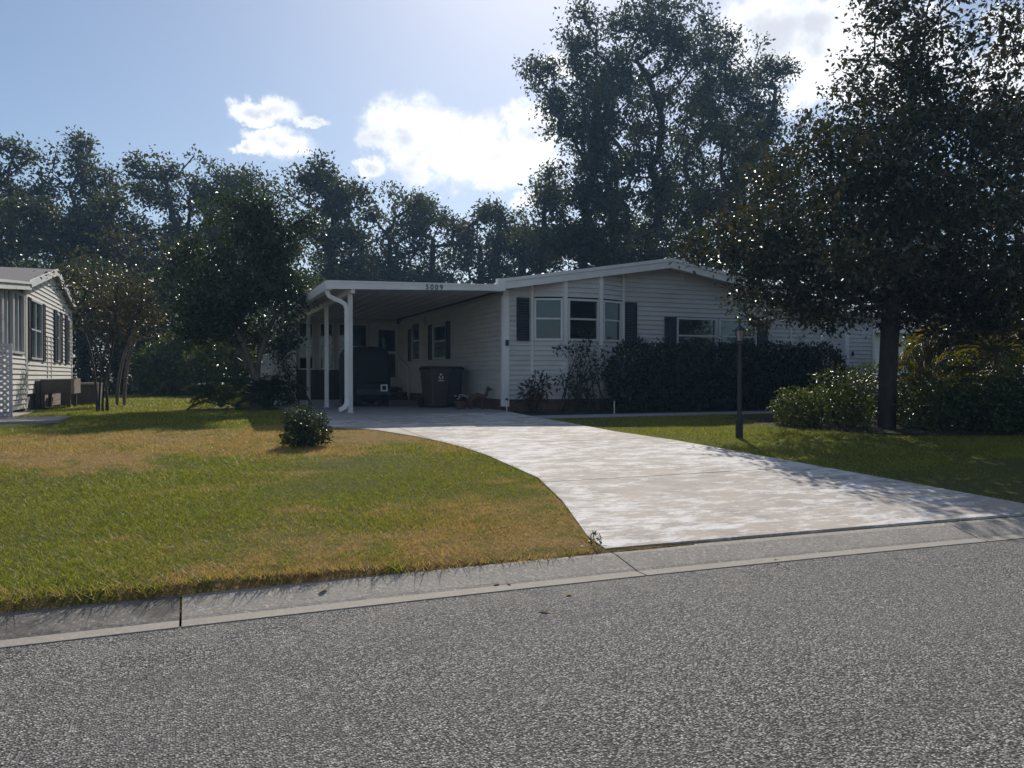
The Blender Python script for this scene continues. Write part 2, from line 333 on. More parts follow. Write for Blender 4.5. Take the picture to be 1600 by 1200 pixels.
def thing(name, label, cat, loc, group=None):
    o = bpy.data.objects.new(name, None); COL.objects.link(o); o.location = loc; o.empty_display_size = .2; ORG[o] = tuple(loc)
    return tag(o, label, cat, group)
def struct(o): o['kind'] = 'structure'; return o
# ------------------------------------------------------------------ terrain profile
PV = [4.6, 9.25, 11.8, 15.1, 40]; PZ = [.08, .38, .48, .57, .57]
def gz(v): return float(np.interp(v, PV, PZ))
def kv(u): return -.0055*min(max(u, 0), 12)**2
def lip_np(u, v): return (.012+.045*np.clip((1.9-u)/1.5, 0, 1))*np.clip((v-4.62)/.05, 0, 1)*np.clip(1-(v-4.75)/1.3, 0, 1)*(u < 3.4)

def make_ground():
    us = np.concatenate([[-440,-200,-120,-50,-25], np.arange(-14, 22.1, .5), [26,34,50,120,200,440]])
    vs = np.concatenate([[-440,-200,-100,-30,-8.5, 4.3, 4.6, 4.68], np.arange(5, 14.1, .5), np.arange(15, 40.1, 1.25), [45,60,100,200,440]])
    V = []; F = []
    for v in vs:
        for u in us:
            sh = kv(u) if 4 < v < 7 else 0
            z = -.04 if v < 4.65 else gz(v)-.008
            if 7 < v < 40 and -14 < u < 22: z += .012*math.sin(u*1.3+v*.7)*math.sin(v*1.1-u*.4)
            if v > 4.65: z += float(lip_np(np.float64(u), v))
            V.append((u, v+sh, z))
    n = len(us)
    for j in range(len(vs)-1):
        for i in range(n-1):
            a = j*n+i; F.append([a, a+1, a+n+1, a+n])
    g = G(); g.v = V; g.f = F; struct(build('ground', g, 'soil', smooth=True))
make_ground()
g = G(); us = [-200,-60,-20,-10,-5,-2]+[x*.5 for x in range(0, 26)]+[16,24,60,200]
for u in us: g.v += [(u, -8.0, .004), (u, 1.5, .012), (u, 4.335+kv(u), 0)]
for i in range(len(us)-1):
    for k in range(2): a = i*3+k; g.f.append([a, a+3, a+4, a+1])
struct(build('road', g, 'asphalt'))
# kerb
kerb = bpy.data.objects.new('kerb', None); COL.objects.link(kerb); struct(kerb)
joints = [-17.5,-14.6,-11.7,-8.8,-5.9,-2.98,-.07,2.66,5.76,8.7,11.6,14.5,17.4,20.3]
for a, b in zip(joints, joints[1:]):
    prof = [(4.31,-.1),(4.31,.006),(4.405,.012),(4.43,.022),(4.63,.078),(4.70,.082),(4.72,.06),(4.72,-.1)]
    g = G(); n = 9; gap = .006
    for i in range(n):
        u = a+gap+(b-a-2*gap)*i/(n-1)
        skew = .12 if abs((b if i == n-1 else a)-2.66) < .01 and i in (0, n-1) else 0
        for v, z in prof: g.v.append((u+skew*(4.7-v)*1.2, v+kv(u), z))
    k = len(prof)
    for i in range(n-1):
        for j in range(k-1): q = i*k+j; g.f.append([q, q+k, q+k+1, q+1])
    g.f.append(list(range(k))); g.f.append([(n-1)*k+j for j in range(k)][::-1])
    mats = [M['kerb_dark'] if -3 < a < -.5 else M['kerb'], M['lip']]
    me = bpy.data.meshes.new('kerb_segment'); me.from_pydata(g.v, [], g.f); me.update(); o = link('kerb_segment', me, mats, kerb)
    for p in me.polygons:
        if p.center.y-kv(p.center.x) < 4.41: p.material_index = 1
# driveway slabs
LV = [4.6,5.07,6.14,7.19,8.68,9.75,10.3,24.3]; LU = [2.63,2.69,3.03,3.27,3.26,3.12,3.02,2.62]
RV = [4.6,4.8,6.19,8.71,10.49,12.14,24.3]; RU = [7.2,7.16,6.95,6.45,6.08,6.0,6.0]
EV = [10.25,10.53,11.59,12.27,13.5,15.5,17.5,24.3]; EU = [3.0,2.96,2.58,2.02,1.75,1.72,1.78,1.9]
xl = lambda v: float(np.interp(v, LV, LU)); xr = lambda v: float(np.interp(v, RV, RU)); xe = lambda v: float(np.interp(v, EV, EU))
def slab(name, v0, v1, fl, fr, mat, parent, top=.012, kerbside=False):
    vs = sorted(set([v0, v1]+[x for x in PV+LV+RV+EV if v0 < x < v1]+list(np.arange(v0, v1, .45)))); g = G()
    nu = 7
    for v in vs:
        a, b = fl(v), fr(v)
        for i in range(nu):
            u = a+(b-a)*i/(nu-1); y = v+(kv(u)*max(0, 1-(v-v0)/1.5) if kerbside else 0)
            g.v.append((u, y, gz(v)+top))
    n = len(vs)
    for j in range(n-1):
        for i in range(nu-1): q = j*nu+i; g.f.append([q, q+1, q+nu+1, q+nu])
    N0 = len(g.v); ring = [i for i in range(nu)]+[j*nu+nu-1 for j in range(1, n)]+[(n-1)*nu+i for i in range(nu-2, -1, -1)]+[j*nu for j in range(n-2, 0, -1)]
    for r in ring: x, y, z = g.v[r]; g.v.append((x, y, z-.1))
    for i in range(len(ring)): j = (i+1) % len(ring); g.f.append([ring[i], N0+i, N0+j, ring[j]])
    return build(name, g, mat, parent)
dw = bpy.data.objects.new('driveway', None); COL.objects.link(dw); struct(dw)
for a, b, ks in ((4.73, 6.94, 1), (6.96, 9.54, 0), (9.56, 12.2, 0), (12.22, 14.48, 0)):
    slab('concrete_slab', a, b, xl, xr, 'drive', dw, kerbside=bool(ks))
slab('concrete_slab', 10.3, 14.49, xe, lambda v: xl(v)-.014, 'drive', dw)
slab('carport_floor_slab', 14.50, 24.2, xe, lambda v: 6.05, 'slab', dw)
wk = slab('walkway', 12.95, 13.6, lambda v: 6.02, lambda v: 15.5, 'slab', None, top=.008); struct(wk)
g = G(); g.v = [(6.06,13.62,.535),(16,13.62,.535),(16,15.2,.56),(6.06,15.2,.56)]; g.f = [[0,1,2,3]]; struct(build('mulch_bed', g, 'mulch'))
g = G(); g.v = [(9.2,11.9,.478),(9.5,10.2,.425),(10.2,9.2,.385),(11.3,8.6,.35),(18,7.6,.30),(18,12.3,.495),(9.6,12.3,.495)]; g.f = [[0,1,2,3,4,5,6]]; struct(build('tree_bed', g, 'mulch'))
g = G(); g.v = [(.2,17.3,.562),(1.7,16.9,.562),(1.8,20,.562),(.1,20.3,.562)]; g.f = [[0,1,2,3]]; struct(build('palm_bed', g, 'mulch'))
pt = bpy.data.objects.new('patio', None); COL.objects.link(pt); struct(pt)
for u0, u1, v0, v1 in ((-2.99,-2.05,14.35,15.9),(-4.3,-3.0,13.5,15.6),(-5.6,-4.31,13.5,15.6),(-4.3,-3.0,15.61,18.2)):
    build('paving_slab', G().prism([(u0,v0,.48),(u1,v0+.12,.48),(u1,v1,.48),(u0,v1,.48)], (0,0,.1)), 'patio', pt)
# ------------------------------------------------------------------ siding, windows
def siding(parent, P, D, Nn, a0, a1, z0, z1, openings=(), clip=None, mat='siding', course=.105, name='siding_board'):
    z = z0
    while z < z1-.02:
        zt = min(z+course, z1); zm = .5*(z+zt)
        iv = [(a0, a1)]
        for oa, ob, oz0, oz1 in openings:
            if oz0 < zm < oz1:
                nv = []
                for s, e in iv:
                    if ob <= s or oa >= e: nv.append((s, e)); continue
                    if oa > s: nv.append((s, oa))
                    if ob < e: nv.append((ob, e))
                iv = nv
        for s, e in iv:
            sb, eb, st, et = s, e, s, e
            if clip:
                c0, c1 = clip(z); sb, eb = max(s, c0), min(e, c1); c0, c1 = clip(zt); st, et = max(s, c0), min(e, c1)
                if eb-sb < .02: continue
                if et < st: st = et = .5*(st+et)
            pt = lambda a, off, zz: (P[0]+D[0]*a+Nn[0]*off, P[1]+D[1]*a+Nn[1]*off, zz)
            gg = G(); ov = .004
            gg.v = [pt(sb,.026,z), pt(eb,.026,z), pt(et,.001,zt+ov), pt(st,.001,zt+ov), pt(sb,-.01,z), pt(eb,-.01,z), pt(et,-.01,zt+ov), pt(st,-.01,zt+ov)]
            gg.f = [[0,1,2,3],[5,4,7,6],[4,5,1,0],[3,2,6,7],[4,0,3,7],[1,5,6,2]]
            build(name, gg, mat, parent)
        z = zt
def obox(P, D, Nn, a0, a1, o0, o1, z0, z1, g=None):
    g = g or G(); q = lambda a, o: (P[0]+D[0]*a+Nn[0]*o, P[1]+D[1]*a+Nn[1]*o, z0)
    return g.prism([q(a0,o0), q(a1,o0), q(a1,o1), q(a0,o1)], (0,0,z1-z0))
def window(parent, P, D, Nn, a0, a1, z0, z1, rail=.5, fw=.045, back='blind', low='screen', mull=None, depth=.09):
    g = G()
    obox(P,D,Nn,a0,a1,-depth,.04,z0,z0+fw,g); obox(P,D,Nn,a0,a1,-depth,.04,z1-fw,z1,g)
    obox(P,D,Nn,a0,a0+fw,-depth,.04,z0+fw,z1-fw,g); obox(P,D,Nn,a1-fw,a1,-depth,.04,z0+fw,z1-fw,g)
    wdw = build('window', g, 'frame', parent)
    zr = z0+(z1-z0)*rail
    build('sash_rail', obox(P,D,Nn,a0+fw,a1-fw,-.03,.018,zr-.018,zr+.018), 'frame', wdw)
    if mull:
        for mm in mull:
            am = a0+(a1-a0)*mm; gm = obox(P,D,Nn,am-.028,am+.028,-.03,.02,z0+fw,zr-.018); obox(P,D,Nn,am-.028,am+.028,-.03,.02,zr+.018,z1-fw,gm); build('mullion', gm, 'frame', wdw)
    build('pane', obox(P,D,Nn,a0+fw,a1-fw,-.012,-.008,zr+.018,z1-fw), 'glass', wdw)
    build('pane', obox(P,D,Nn,a0+fw,a1-fw,-.024,-.02,z0+fw,zr-.018), 'glass', wdw)
    build('roller_blind', obox(P,D,Nn,a0+fw,a1-fw,-.08,-.07,zr-.02,z1-fw), back, wdw)
    build('insect_screen', obox(P,D,Nn,a0+fw,a1-fw,-.08,-.07,z0+fw,zr-.021), low, wdw)
    return wdw
def shutter(parent, P, D, Nn, a0, a1, z0, z1, mat='shutter'):
    g = G(); b = .035; o0, o1 = .028, .056
    obox(P,D,Nn,a0,a0+b,o0,o1,z0,z1,g); obox(P,D,Nn,a1-b,a1,o0,o1,z0,z1,g)
    zm = .5*(z0+z1)
    for za, zb in ((z0,z0+.05),(zm-.025,zm+.025),(z1-.05,z1)): obox(P,D,Nn,a0+b,a1-b,o0,o1-.002,za,zb,g)
    for za, zb in ((z0+.05,zm-.025),(zm+.025,z1-.05)):
        n = max(3, int((zb-za)/.05)); s = (zb-za)/n
        for i in range(n):
            zz = za+i*s
            q = lambda a, o, z: (P[0]+D[0]*a+Nn[0]*o, P[1]+D[1]*a+Nn[1]*o, z)
            g.prism([q(a0+b,o1-.006,zz),q(a0+b,o0,zz+s*.98),q(a0+b,o0-.006,zz+s*.98),q(a0+b,o1-.012,zz)], (D[0]*(a1-a0-2*b),D[1]*(a1-a0-2*b),0))
    build('shutter', g, mat, parent)
def trim(parent, P, D, Nn, a, w, z0, z1, out=.036, name='corner_trim', mat='white'):
    return build(name, obox(P,D,Nn,a-w/2,a+w/2,-.012,out,z0,z1), mat, parent)
# ------------------------------------------------------------------ the house
U0, V0, U1 = 6.08, 15.13, 14.87; VBK = 31.0; ZS = .81
RID = 10.05; ZR = 3.80; ZE = 3.16           # underside of roof at ridge / at left wall
slope = (ZR-ZE)/(RID-U0); zunder = lambda u: ZR-abs(u-RID)*slope
house = thing('house', 'long white-sided single-storey house with black shutters and low gable facing the street', 'house', (U0, V0, .57))
X = (1,0); NY = (0,-1)
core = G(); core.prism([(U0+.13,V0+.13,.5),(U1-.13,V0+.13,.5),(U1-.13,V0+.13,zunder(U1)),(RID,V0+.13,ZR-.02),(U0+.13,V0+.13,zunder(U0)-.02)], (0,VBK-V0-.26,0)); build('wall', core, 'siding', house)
def clipx(base):  # gable clip in coordinate a = u-base
    def f(z):
        if z <= zunder(U1): return (-99, 99)
        d = max(0, (ZR-z)/slope); return (RID-d-base, RID+d-base)
    return f
P = (0, V0); bayL, bayR, bp = 6.72, 8.98, .26; bA, bB = 7.40, 8.27
wins = [(10.42,11.56,1.72,2.68,.56),(11.62,12.74,1.72,2.68,.56)]
op = [(bayL,bayR,0,9)]+[(a,b,c,d) for a,b,c,d,_ in wins]
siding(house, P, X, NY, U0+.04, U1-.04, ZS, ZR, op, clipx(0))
for a,b,c,d,r in wins: window(house, P, X, NY, a, b, c, d, r)
for a in (10.08, 12.76): shutter(house, P, X, NY, a, a+.31, 1.7, 2.68)
shutter(house, P, X, NY, 6.36, 6.65, 2.06, 2.98); shutter(house, P, X, NY, 9.02, 9.33, 2.0, 2.98)
trim(house, P, X, NY, U0+.045, .13, .66, zunder(U0)-.02); trim(house, P, X, NY, U1-.05, .1, ZS, zunder(U1)-.02); trim(house, P, X, NY, 13.82, .05, ZS, zunder(13.82)-.03, .033, 'joint_trim')
bay = [((bayL,V0),(bA,V0-bp)), ((bA,V0-bp),(bB,V0-bp)), ((bB,V0-bp),(bayR,V0))]
for i, (p, q) in enumerate(bay):
    dx, dy = q[0]-p[0], q[1]-p[1]; Ln = math.hypot(dx, dy); D = (dx/Ln, dy/Ln); Nn = (D[1], -D[0])
    e = .055
    wz = (2.07, 2.98)
    def cb(z, p=p, D=D):
        if z <= zunder(bayL): return (-99, 99)
        d = (ZR-z)/slope; return ((RID-d-p[0])/D[0], 99)
    siding(house, p, D, Nn, .03, Ln-.03, ZS, zunder(q[0])-.02, [(e,Ln-e,*wz)], cb)
    window(house, p, D, Nn, e, Ln-e, wz[0], wz[1], .52, back='blind' if i == 0 else 'screen', depth=.07)
for (x, y, wd) in ((bayL,V0-.01,.05),(bA,V0-bp,.085),(bB,V0-bp,.085),(bayR,V0-.01,.05)):
    g = G(); g.box(x-wd/2, x+wd/2, y-.042, y+.04, ZS, zunder(x)-.02); build('corner_trim', g, 'white', house)
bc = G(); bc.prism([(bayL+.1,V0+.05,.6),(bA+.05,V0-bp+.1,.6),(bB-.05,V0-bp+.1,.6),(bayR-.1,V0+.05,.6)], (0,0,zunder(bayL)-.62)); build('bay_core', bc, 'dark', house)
sk = G(); sk.prism([(U0+.02,V0+.03,.5),(bayL,V0+.03,.5),(bA,V0-bp+.03,.5),(bB,V0-bp+.03,.5),(bayR,V0+.03,.5),(U1,V0+.03,.5),(U1,V0+.12,.5),(U0+.02,V0+.12,.5)], (0,0,ZS-.5)); build('skirting', sk, 'skirt', house)
# side wall in the carport
PS, DS, NS = (U0, V0), (0,1), (-1,0)
sw = [(3.95,5.2,1.77,2.68),(6.45,7.4,1.77,2.9)]
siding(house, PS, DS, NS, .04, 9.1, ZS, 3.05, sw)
for a,b,c,d in sw: window(house, PS, DS, NS, a, b, c, d, .52)
for a,b in ((3.62,3.93),(5.22,5.53),(7.42,7.7)): shutter(house, PS, DS, NS, a, b, 1.75, 2.72)
trim(house, PS, DS, NS, .045, .1, .66, 3.0); build('skirting', obox(PS,DS,NS,.05,9.1,-.1,-.02,.5,ZS), 'skirt', house)
# meter / hose bib box on the corner trim
build('doorbell_box', obox(P,X,NY,U0+.02,U0+.09,.03,.06,1.95,2.07), 'black', house)
# roof
OV = .36
g = G(); t = .16
g.prism([(U0-.2,V0-OV+.03,zunder(U0-.2)),(RID,V0-OV+.03,ZR),(RID,V0-OV+.03,ZR+t),(U0-.2,V0-OV+.03,zunder(U0-.2)+t)], (0,VBK-V0+OV,0))
g.prism([(RID,V0-OV+.03,ZR),(U1+.3,V0-OV+.03,zunder(U1+.3)),(U1+.3,V0-OV+.03,zunder(U1+.3)+t),(RID,V0-OV+.03,ZR+t)], (0,VBK-V0+OV,0))
roof = build('roof', g, 'shingle', house)
def rake(ua, ub, off0, off1, dz0, dz1):
    return G().prism([(ua,V0-off0,zunder(ua)+dz0),(ub,V0-off0,zunder(ub)+dz0),(ub,V0-off0,zunder(ub)+dz1),(ua,V0-off0,zunder(ua)+dz1)], (0,-(off1-off0),0))
for ua, ub in ((U0-.2,RID),(RID,U1+.3)):
    build('fascia', rake(ua,ub,OV-.03,OV,-.03,.115), 'white', roof); build('drip_edge', rake(ua,ub,OV-.03,OV+.02,.118,.19), 'white', roof)
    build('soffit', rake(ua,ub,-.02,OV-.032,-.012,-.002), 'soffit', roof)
g = G(); g.box(U0-.28,U0-.2,V0-OV-.02,V0-OV+.12,3.06,3.32); build('gutter_end', g, 'white', roof)
g = G(); g.lathe((8.15,V0+2.5,zunder(8.15)+.1), [(.05,0),(.05,.22),(.11,.22),(.11,.27),(.02,.31)], 10); build('roof_vent', g, 'white', roof)
# ------------------------------------------------------------------ carport
cp = thing('carport', 'white aluminium carport roof with house number on its front fascia and slim posts', 'carport', (4.2, 14.8, .58))
CL, CR, CF, CB = 2.33, 6.02, 14.76, 24.5
ctop = lambda u: 2.955+(u-CL)*.031
g = G(); n = 12; 
for i in range(n):
    a = CL+.06+(CR-CL-.08)*i/n; b = CL+.06+(CR-CL-.08)*(i+1)/n; m_ = .5*(a+b)
    g.prism([(a,CF+.04,ctop(a)+.06),(m_-.03,CF+.04,ctop(m_)+.06),(m_,CF+.04,ctop(m_)+.035),(m_+.03,CF+.04,ctop(m_)+.06),(b,CF+.04,ctop(b)+.06),(b,CF+.04,ctop(b)+.1),(a,CF+.04,ctop(a)+.1)], (0,CB-CF-.05,0))
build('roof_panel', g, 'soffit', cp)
fs = build('fascia', G().prism([(CL,CF,ctop(CL)),(CR-.16,CF,ctop(CR)),(CR-.16,CF,ctop(CR)+.115),(CL,CF,ctop(CL)+.145)], (0,.035,0)), 'white', cp)
build('fascia', G().prism([(CL,CF-.012,ctop(CL)+.125),(CR-.16,CF-.012,ctop(CR)+.098),(CR-.16,CF-.012,ctop(CR)+.128),(CL,CF-.012,ctop(CL)+.162)], (0,.011,0)), 'white', cp)
g = G(); g.prism([(CL-.012,CF+.036,2.945),(CL+.1,CF+.036,2.945),(CL+.1,CF+.036,2.975),(CL+.02,CF+.036,2.975),(CL+.02,CF+.036,3.11),(CL-.03,CF+.036,3.11),(CL-.03,CF+.036,3.06)], (0,CB-CF,0)); build('gutter', g, 'white', cp)
build('beam', G().box(2.79,2.87,CF+.05,CB,2.9,3.025), 'white', cp)
build('flashing', G().prism([(U0-.32,V0-OV-.035,3.055),(U0-.12,V0-OV-.035,3.07),(U0-.1,V0-OV-.035,3.33),(U0-.3,V0-OV-.035,3.21)], (0,.3,0)), 'white', cp)
for v in (15.13, 18.04, 21.05, 24.1):
    po = build('post', G().box(2.79,2.875,v-.042,v+.042,.6,2.9), 'white', cp); build('post_foot', G().box(2.77,2.895,v-.06,v+.06,.585,.6), 'white', po)
# downspout
g = G(); dv = CF+.2
cen = [(2.36,dv,2.96),(2.36,dv,2.93),(2.40,dv,2.84),(2.50,dv,2.79),(2.62,dv,2.745),(2.70,dv,2.69),(2.735,dv,2.6),(2.735,dv,.86),(2.725,dv-.02,.77),(2.68,dv-.04,.70),(2.58,dv-.07,.655)]
for i, c in enumerate(cen):
    d = Vector(cen[min(i+1,len(cen)-1)])-Vector(cen[max(i-1,0)]); d.normalize(); s = Vector((0,1,0)); u = s.cross(d).normalized(); s = d.cross(u)
    hw, hd = .04, .034
    for su, ss in ((-1,-1),(1,-1),(1,1),(-1,1)): g.v.append(tuple(Vector(c)+u*su*hw+s*ss*hd))
for i in range(len(cen)-1):
    for k in range(4): g.f.append([i*4+k, i*4+(k+1)%4, i*4+4+(k+1)%4, i*4+4+k])
g.f += [[3,2,1,0],[len(cen)*4-4+k for k in range(4)]]; build('downspout', g, 'white', cp)
# house number 5009
fc = bpy.data.curves.new('num','FONT'); 
def digit(ch, x):
    c = bpy.data.curves.new('digit','FONT'); c.body = ch; c.size = .14; c.extrude = .006; c.align_x = 'CENTER'
    o = bpy.data.objects.new('tmp', c); COL.objects.link(o); dg = bpy.context.evaluated_depsgraph_get(); dg.update()
    me = bpy.data.meshes.new_from_object(o.evaluated_get(dg)); bpy.data.objects.remove(o)
    g = G(); g.v = [(x+v.co.x, CF-.008-v.co.z, 3.032+v.co.y) for v in me.vertices]; g.f = [list(p.vertices) for p in me.polygons]
    build('house_number_digit', g, 'black', fs)
for i, ch in enumerate('5009'): digit(ch, 4.29+i*.097)
# ------------------------------------------------------------------ sun porch at the back of the carport
sp_ = thing('sun_porch', 'shaded enclosed porch with glazed door across the back of the carport', 'porch', (4.4, 24.2, .58))
PB = (0, 24.2)
doors = (5.16, 6.44, .95, 2.99)
wb = [(2.95,3.42,1.5,2.96),(3.58,4.02,1.5,2.96),(4.16,5.08,1.5,2.96)]
siding(sp_, PB, X, NY, 2.2, 7.0, 1.5, 3.1, [doors]+wb)
for ka, kb in ((2.85,3.5),(3.52,4.09),(4.11,5.14),(6.46,6.98)): build('painted_shade_panel', obox(PB,X,NY,ka,kb,-.03,.01,.6,1.49), 'bin_brown', sp_)  # shade on the lower porch wall, put in as dark brown panels
siding(sp_, PB, X, NY, 2.2, 2.84, .6, 1.5)
build('wall', G().box(2.25,7.0,24.34,24.5,.5,3.1), 'dark', sp_); build('wall', G().box(2.22,2.3,24.35,30,.5,1.4), 'siding', sp_)
for k in range(5): window(sp_, (2.2,24.25), (0,1), (-1,0), .05+k*1.0, .95+k*1.0, 1.42, 2.95, .5, back='screen')
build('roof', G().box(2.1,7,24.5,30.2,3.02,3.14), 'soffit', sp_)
for a,b,c,d in wb: window(sp_, PB, X, NY, a, b, c, d, .5, back='screen')
g = G(); obox(PB,X,NY,5.16,5.24,-.05,.05,.95,2.99,g); obox(PB,X,NY,6.12,6.24,-.05,.05,.95,2.99,g); obox(PB,X,NY,6.38,6.44,-.05,.05,.95,2.99,g); obox(PB,X,NY,5.24,6.12,-.05,.05,2.9,2.99,g); obox(PB,X,NY,6.24,6.38,-.05,.05,2.9,2.99,g); build('door_frame', g, 'frame', sp_)
g = G(); obox(PB,X,NY,5.25,5.42,-.03,.02,.97,2.89,g); obox(PB,X,NY,5.97,6.11,-.03,.02,.97,2.89,g); obox(PB,X,NY,5.42,5.97,-.03,.02,.97,1.27,g); obox(PB,X,NY,5.42,5.97,-.03,.02,2.78,2.89,g); obox(PB,X,NY,5.42,5.97,-.03,.02,2.02,2.1,g)
dr = build('door', g, 'frame', sp_); build('pane', obox(PB,X,NY,5.42,5.97,-.01,-.006,1.27,2.02), 'glass', dr); build('pane', obox(PB,X,NY,5.42,5.97,-.01,-.006,2.1,2.78), 'glass', dr)
build('handle', G().tube([(5.3,24.17,1.95),(5.3,24.12,1.95),(5.36,24.12,1.95)], .014), 'black', dr)
build('sidelight', obox(PB,X,NY,6.25,6.37,-.02,-.01,.97,2.89), 'dark', sp_)
wl = thing('wall_lamp', 'small dark lantern fixed above the porch door', 'wall lamp', (6.06,24.1,3.0)); build('backplate', G().box(6.0,6.12,24.15,24.185,3.0,3.12), 'black', wl); build('shade', G().lathe((6.06,24.07,2.98), [(.03,.16),(.09,.12),(.07,0),(.03,-.02)][::-1], 8), 'black', wl)
# porch steps
st = thing('porch_steps', 'short wooden steps with white handrail up to the porch door', 'steps', (5.6, 23.3, .58))
for i in range(3): build('tread', G().box(5.1,6.0,22.7+i*.42,23.14+i*.42,.60+i*.125,.70+i*.125), 'wood', st)
for u in (5.07, 6.02):
    for v in (22.75, 23.9): build('rail_post', G().box(u-.03,u+.03,v-.03,v+.03,.59,1.5+(v-22.75)*.3), 'white', st)
    build('handrail', G().prism([(u-.035,22.7,1.5),(u+.035,22.7,1.5),(u+.035,22.7,1.55),(u-.035,22.7,1.55)], (0,1.25,.37)), 'white', st)
# ornament on the side wall
o = thing('wall_ornament', 'pale flower-shaped metal ornament on the carport side wall', 'ornament', (U0-.03, 21.0, 2.85))
for k in range(6):
    a = k*math.pi/3; c = (U0-.035, 21.0+.09*math.cos(a), 2.85+.09*math.sin(a)); g = G()
    for j in range(10): t = j*math.pi/5; g.v.append((c[0], c[1]+.06*math.cos(t), c[2]+.06*math.sin(t)))
    g2 = G().prism(g.v, (-.012,0,0)); build('petal', g2, 'petal', o)
build('centre', G().tube([(U0-.03,21,2.85),(U0-.065,21,2.85)], .045, 10), 'petal', o)
# covered cart
def superbox(c, half, e=4., nu=28, nv=14, sag=0, seed=0):
    g = G(); rr = random.Random(seed); f = lambda x: math.copysign(abs(x)**(2/e), x)
    for j in range(nv+1):
        ph = -math.pi/2+math.pi*j/nv
        for i in range(nu):
            th = 2*math.pi*i/nu; w_ = 1+.018*math.sin(7*th+j)+.012*rr.uniform(-1,1)
            g.v.append((c[0]+half[0]*f(math.cos(ph))*f(math.cos(th))*w_, c[1]+half[1]*f(math.cos(ph))*f(math.sin(th))*w_, c[2]+half[2]*f(math.sin(ph))))
    for j in range(nv):
        for i in range(nu): a = j*nu+i; b = j*nu+(i+1)%nu; g.f.append([a,b,b+nu,a+nu])
    return g
cart = thing('covered_cart', 'golf cart under a fitted black fabric cover parked in the carport', 'golf cart', (3.75, 18.9, .58))
g = superbox((3.88,18.95,1.35), (.49,1.05,.67), 5.5); g2 = superbox((3.88,18.95,.98), (.46,1.15,.26), 4, seed=2)
build('cover', g, 'cover', cart, True); build('cover_skirt', g2, 'cover', cart, True)
for du in (-.2,.46):
    for dv in (-.7,.75):
        wh = build('wheel', G().tube([(3.75+du-.09,18.95+dv,.83),(3.75+du+.09,18.95+dv,.83)], .235, 18), 'black', cart); build('hub', G().tube([(3.75+du-.1,18.95+dv,.83),(3.75+du+.1,18.95+dv,.83)], .1, 12), 'bin_dark', wh)
g = G(); y = 17.72; x0, x1, z0, z1 = 4.03,4.19,.95,1.11
for b in ((x0,x1,z0,z0+.03),(x0,x1,z1-.03,z1),(x0,x0+.03,z0+.03,z1-.03),(x1-.03,x1,z0+.03,z1-.03)): g.box(b[0],b[1],y,y+.02,b[2],b[3])
build('number_plate_frame', g, 'frame', cart); build('bumper', G().box(3.5,4.25,17.745,17.84,.88,1.0), 'black', cart)
# bins
def bin_(label, u, v, rz, mat, logo):
    t = thing('wheeled_bin', label, 'bin', (u, v, .582), 'wheeled bins in the carport'); t.rotation_euler.z = rz; t.scale = (.84,.84,.96); ORG[t] = (0,0,0)
    g = G(); lv = [(.0,.21,.24),(.06,.225,.255),(.8,.275,.31),(.86,.285,.32)]
    for z, hx, hy in lv:
        for sx, sy in ((-1,-1),(-.8,-1.06),(.8,-1.06),(1,-1),(1.02,0),(1,1),(-1,1),(-1.02,0)): g.v.append((sx*hx, sy*hy, z+.02))
    n = 8
    for j in range(3):
        for i in range(n): a = j*n+i; b = j*n+(i+1)%n; g.f.append([a,b,b+n,a+n])
    g.f += [list(range(n))[::-1], [3*n+i for i in range(n)]]
    bd = build('body', g, mat, t)
    build('rim', G().prism([(-.3,-.35,.875),(.3,-.35,.875),(.3,.33,.875),(-.3,.33,.875)], (0,0,.035)), mat, bd)
    g = G(); 
    for (yy, zz) in ((-.37,.912),(-.3,.96),(0,.995),(.25,.985),(.35,.93)): g.v += [(-.31,yy,zz),(.31,yy,zz),(.31,yy,zz-.03),(-.31,yy,zz-.03)]
    for j in range(4):
        for k in range(4): a = j*4+k; b = j*4+(k+1)%4; g.f.append([a,b,b+4,a+4])
    g.f += [[3,2,1,0],[16,17,18,19]]; build('lid', g, mat, t)
    build('handle', G().tube([(-.24,.36,.86),(-.24,.42,.9),(.24,.42,.9),(.24,.36,.86)], .017), mat, t)
    for s in (-1,1): build('wheel', G().tube([(s*.27,.26,.12),(s*.33,.26,.12)], .12, 16), 'black', t)
    for s in (-.14,.14): build('rib', G().prism([(s-.012,-.245,.05),(s+.012,-.245,.05),(s+.012,-.325,.62),(s-.012,-.325,.62)], (0,-.018,0)), mat, bd)
    if logo:
        lg = G()
        for ang in (90, 210, 330):
            a = R(ang); c = (.05*math.cos(a), .05*math.sin(a)); d = a+math.pi/2
            pts = [(c[0]+.035*math.cos(d)*s+.016*math.cos(a)*q, c[1]+.035*math.sin(d)*s+.016*math.sin(a)*q) for s, q in ((-1,-1),(.5,-1),(.5,-1.9),(1.3,0),(.5,1.9),(.5,1),(-1,1))]
            lg.prism([(p[0]*1.0, -.343-.006, .74+p[1]*1.0) for p in pts], (0,-.006,0))
        lg.prism([(-.1,-.349,.635),(.1,-.349,.635),(.1,-.349,.655),(-.1,-.349,.655)], (0,-.004,0)); build('recycling_mark', lg, 'frame', bd)
    return t
bin_('brown wheeled bin with pale recycling mark standing beside the house wall', 5.12, 17.0, R(12), 'bin_brown', True)
bin_('darker wheeled bin pushed in between the brown bin and the side wall', 5.6, 17.3, R(-6), 'bin_dark', False)
